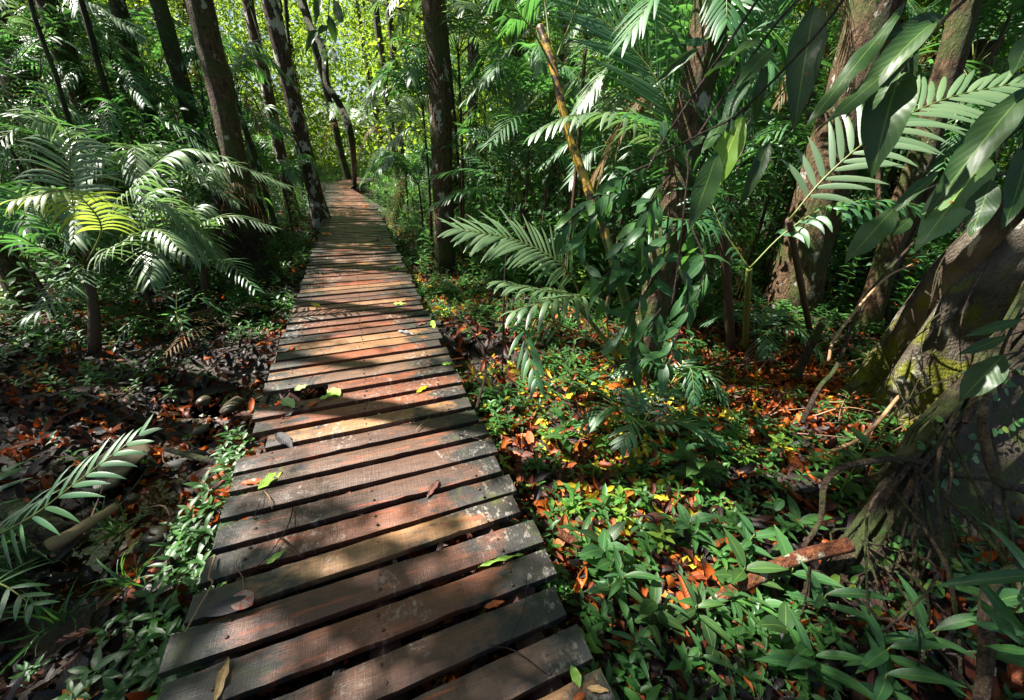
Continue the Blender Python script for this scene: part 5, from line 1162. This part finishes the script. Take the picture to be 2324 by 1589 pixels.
# fallen twiggy shrub between trunks
for i, (u, v, lab) in enumerate([(2030, 720, 'fine-leaved shrub behind the long bare branch'), (1890, 720, 'small leafy shrub at the foot of the orange-brown trunk'), (1100, 480, 'large-leaved bush behind the central palm'), (1230, 440, 'pale broad-leaved sapling behind the centre palm'), (1060, 520, 'leafy sprig beside the lone dark trunk')]):
    plant(u, v, lab, 22, .9, .17, LEAF, M_shrub, 130+i, 'shrub')

# ------------------------------------------------------------------ fallen leaves on the deck (each one a thing)
def deckleaf(u, v, u2, v2, wpx, kind, label, T=None, lift=.006, round_=False):
    lift = .03 if round_ else lift
    p = on(u, v, DECK+lift); q = on(u2, v2, DECK+lift+.004); L = np.linalg.norm(q-p)
    if round_: TT = leaf_T(8, .5, .5, .05, .02, tip=.55)
    else: TT = T or leaf_T(9, .2, .45, .12, .14, 0, .25)
    wm = wpx/FPX*((p-CAM)@FW); mb = MB(); mb.scatter(TT, p[None], basis((q-p)[None], np.array([[.05, -.1, 1.]])), np.array([[wm/2/TT[0][:, 0].max(), L, L]]), [.5])
    o = mb.build('fallen_leaf', FL[kind]); tag(o, label, 'leaf', None); return o
DL = [(585, 1112, 648, 1058, 26, 'green', 'long lime-green leaf crossing a red leaf on the near deck'), (545, 1098, 608, 1088, 16, 'orange', 'red-orange leaf tucked under the lime-green leaf'),
 (640, 905, 668, 922, 26, 'pale', 'oval pale green leaf on the deck beside the broken plank'), (645, 948, 690, 916, 11, 'black', 'slim black leaf below the oval pale green one'), (696, 925, 722, 906, 14, 'orange', 'orange leaf touching the two green leaves by the broken plank'),
 (724, 908, 772, 886, 14, 'green', 'narrow green leaf beside the orange leaf'), (772, 898, 742, 880, 26, 'green', 'broad green leaf lying under the narrow green one'), (668, 888, 698, 870, 18, 'pale', 'pale leaf cluster in the gap of the broken plank'),
 (626, 984, 664, 1012, 24, 'black', 'broad black leaf on the board below the short plank'), (605, 1282, 648, 1245, 15, 'green', 'small lime leaf with a red tip by a dark stick'), (572, 1374, 530, 1350, 44, 'mottled', 'round mottled red and white leaf on the near deck'),
 (450, 1395, 580, 1358, 38, 'black', 'big dark green-edged leaf wedged under the round mottled leaf'), (520, 1492, 484, 1600, 20, 'tan', 'long straw-coloured strip leaf at the bottom of the deck'), (996, 1090, 968, 1128, 13, 'purple', 'brown curled leaf in the middle of the near deck'),
 (1085, 1288, 1190, 1252, 10, 'green', 'long yellow-green blade stuck in a gap at right'), (1098, 1380, 1146, 1362, 14, 'orange', 'tan orange leaf lying in the gap below'), (945, 892, 972, 872, 12, 'yellow', 'half black half yellow curled leaf toward the right deck edge'),
 (892, 690, 924, 688, 12, 'green', 'bright green leaf in the lit middle stretch'), (706, 690, 730, 696, 12, 'yellow', 'pale yellow leaf left in the lit middle stretch'), (888, 612, 918, 605, 12, 'green', 'light green leaf farther up the right of the walk'), (733, 534, 745, 527, 12, 'orange', 'bright orange leaf at the far left deck edge'),
 (1003, 828, 1028, 822, 11, 'green', 'green leaf on the right edge of the deck'), (902, 752, 938, 756, 11, 'grey', 'silvery curled leaf on the right half of the walk'), (640, 797, 672, 786, 10, 'grey', 'silvery leaf on the left deck edge'), (656, 795, 668, 786, 9, 'orange', 'small orange leaf over the silvery left one'),
 (980, 728, 985, 744, 12, 'green', 'small curled green leaf near the right deck edge'), (945, 738, 972, 730, 9, 'purple', 'dull purple leaf near the right deck edge'), (1006, 736, 1020, 730, 8, 'purple', 'small purple leaf on the right deck rim'), (872, 564, 886, 560, 9, 'orange', 'orange leaf on the far right planks'), (822, 470, 832, 467, 7, 'orange', 'small orange leaf on the sunlit far planks'),
 (645, 766, 690, 762, 6, 'black', 'dark thin leaf at the left deck rim'), (845, 546, 872, 542, 8, 'purple', 'brown crumpled leaf on the far planks'), (628, 940, 640, 905, 0.01, 'black', ''), (1316, 1560, 1296, 1506, 24, 'green', 'green leaf standing on the bottom right plank'), (1330, 1562, 1384, 1566, 14, 'tan', 'orange-yellow leaf on the bottom right plank'), (1300, 1592, 1332, 1570, 14, 'orange', 'curled red leaf between the two bottom right leaves'), (985, 905, 1000, 897, 8, 'purple', 'tiny brown leaf at right of the walk')]
for t in DL:
    if t[6]: deckleaf(*t[:7], round_='round' in t[6])
def deckstick(pts, r, mat, label):
    return stick('twig', [on(u, v, DECK+.012+.01*(i % 2)) for i, (u, v) in enumerate(pts)], [r, r*.6], mat, label, 'twig', 6, .1, 16)
deckstick([(665, 1150), (655, 1190), (625, 1240)], .0035, B_twig, 'dark straight stick lying over two near planks')
deckstick([(625, 1240), (608, 1262), (580, 1290)], .002, B_twig, 'thin black sprig continuing the dark stick')
deckstick([(640, 1222), (660, 1240), (680, 1262)], .006, M_pstem, 'short flat reddish splinter beside the dark stick')
deckstick([(488, 1262), (474, 1310), (482, 1325), (445, 1390), (420, 1435)], .0045, M_dry, 'twisted pale dry vine across the left planks')
deckstick([(543, 1258), (535, 1285), (550, 1310), (553, 1345)], .0018, M_dry, 'curly thin tendril above the round mottled leaf')
deckstick([(575, 1178), (590, 1140), (600, 1115)], .0018, B_twig, 'thin dark twig below the red-orange leaf')
deckstick([(600, 1115), (612, 1130), (618, 1155)], .003, M_dry, 'short pale twig below the lime-green leaf')
deckstick([(1195, 1310), (1190, 1380), (1150, 1470)], .0018, B_twig, 'thin curved stem across the right end of the near planks')
deckstick([(1110, 1465), (1170, 1478), (1240, 1530)], .0025, B_twig, 'curved thin twig over the bottom planks')
deckstick([(1040, 985), (1080, 995), (1120, 1006)], .004, B_twig, 'dark twig poking over the right deck edge')
deckstick([(945, 976), (960, 960), (975, 948)], .003, M_dry, 'short thin stick on the right half of the walk')
deckstick([(700, 870), (715, 850), (775, 822)], .002, B_twig, 'long thin dark twig near the broken plank')
deckstick([(868, 460), (850, 440), (820, 430)], .006, B_twig, 'dark fallen twig on the far right planks')

# ------------------------------------------------------------------ canopy trees added to shade the view, crowns carved open along SHAFTS
RC = np.random.RandomState(70)
can = [(-8.5, 3.0), (-7.5, 7.5), (-4.7, 2.5), (-5.6, 4.2), (-4.2, .6), (-7.2, 3.4), (-6.4, 6.6), (-1.4, 12.6), (2.3, 7.6), (4.2, 6.2), (7.2, 5.6), (-6.2, 1.2), (6.8, 1.5), (-9.8, 10.5), (5.8, 9.8), (.9, 11.5), (-3.5, -1.8), (3.2, -2.2), (-1.4, 3.4-6.5), (-12, 6), (10, 7.5), (-8.6, .2), (-10.5, 3.2), (-6.8, -2.6), (-3.9, -.9), (-9, 7.6), (8.5, 3.6), (-13, 9)]
for i, (x, y) in enumerate(can):
    H = 8.2+RC.rand()*1.6; b = np.array([x, y, float(gz(x, y))]); dist, side = where(x, y)
    a = math.degrees(math.atan2(x, y)); 
    t = thing('tree', b, 'tall straight-boled canopy tree added for shade %s, %s' % (dist, side), 'tree', 'canopy trees added to shade the boardwalk')
    mb, pts = trunk_mesh(b, norm([RC.randn()*.04, RC.randn()*.04, 1]), H, .11+RC.rand()*.06, .08, 800+i, 1.4); lb = mb
    cm, cl = crown_mesh(pts[-1]+[-.2, .3, 0], (2.8, 2.8, 1.1), 62, .135, 900+i, None, per=62); cm.build('crown', M_canopy, t)
    for j in RC.choice(len(cl), 14, replace=False):
        a_ = pts[int(len(pts)*RC.uniform(.7, .97))]; lp = smooth_path([a_, (a_+cl[j])/2+[0, 0, -.2], cl[j]], 6); keep_mask(lp, RC).all() and tube(lb, lp, np.linspace(.03, .008, 6), 6)
    lb.build('trunk', (B_brown, B_mossy, B_grey)[i % 3], t)
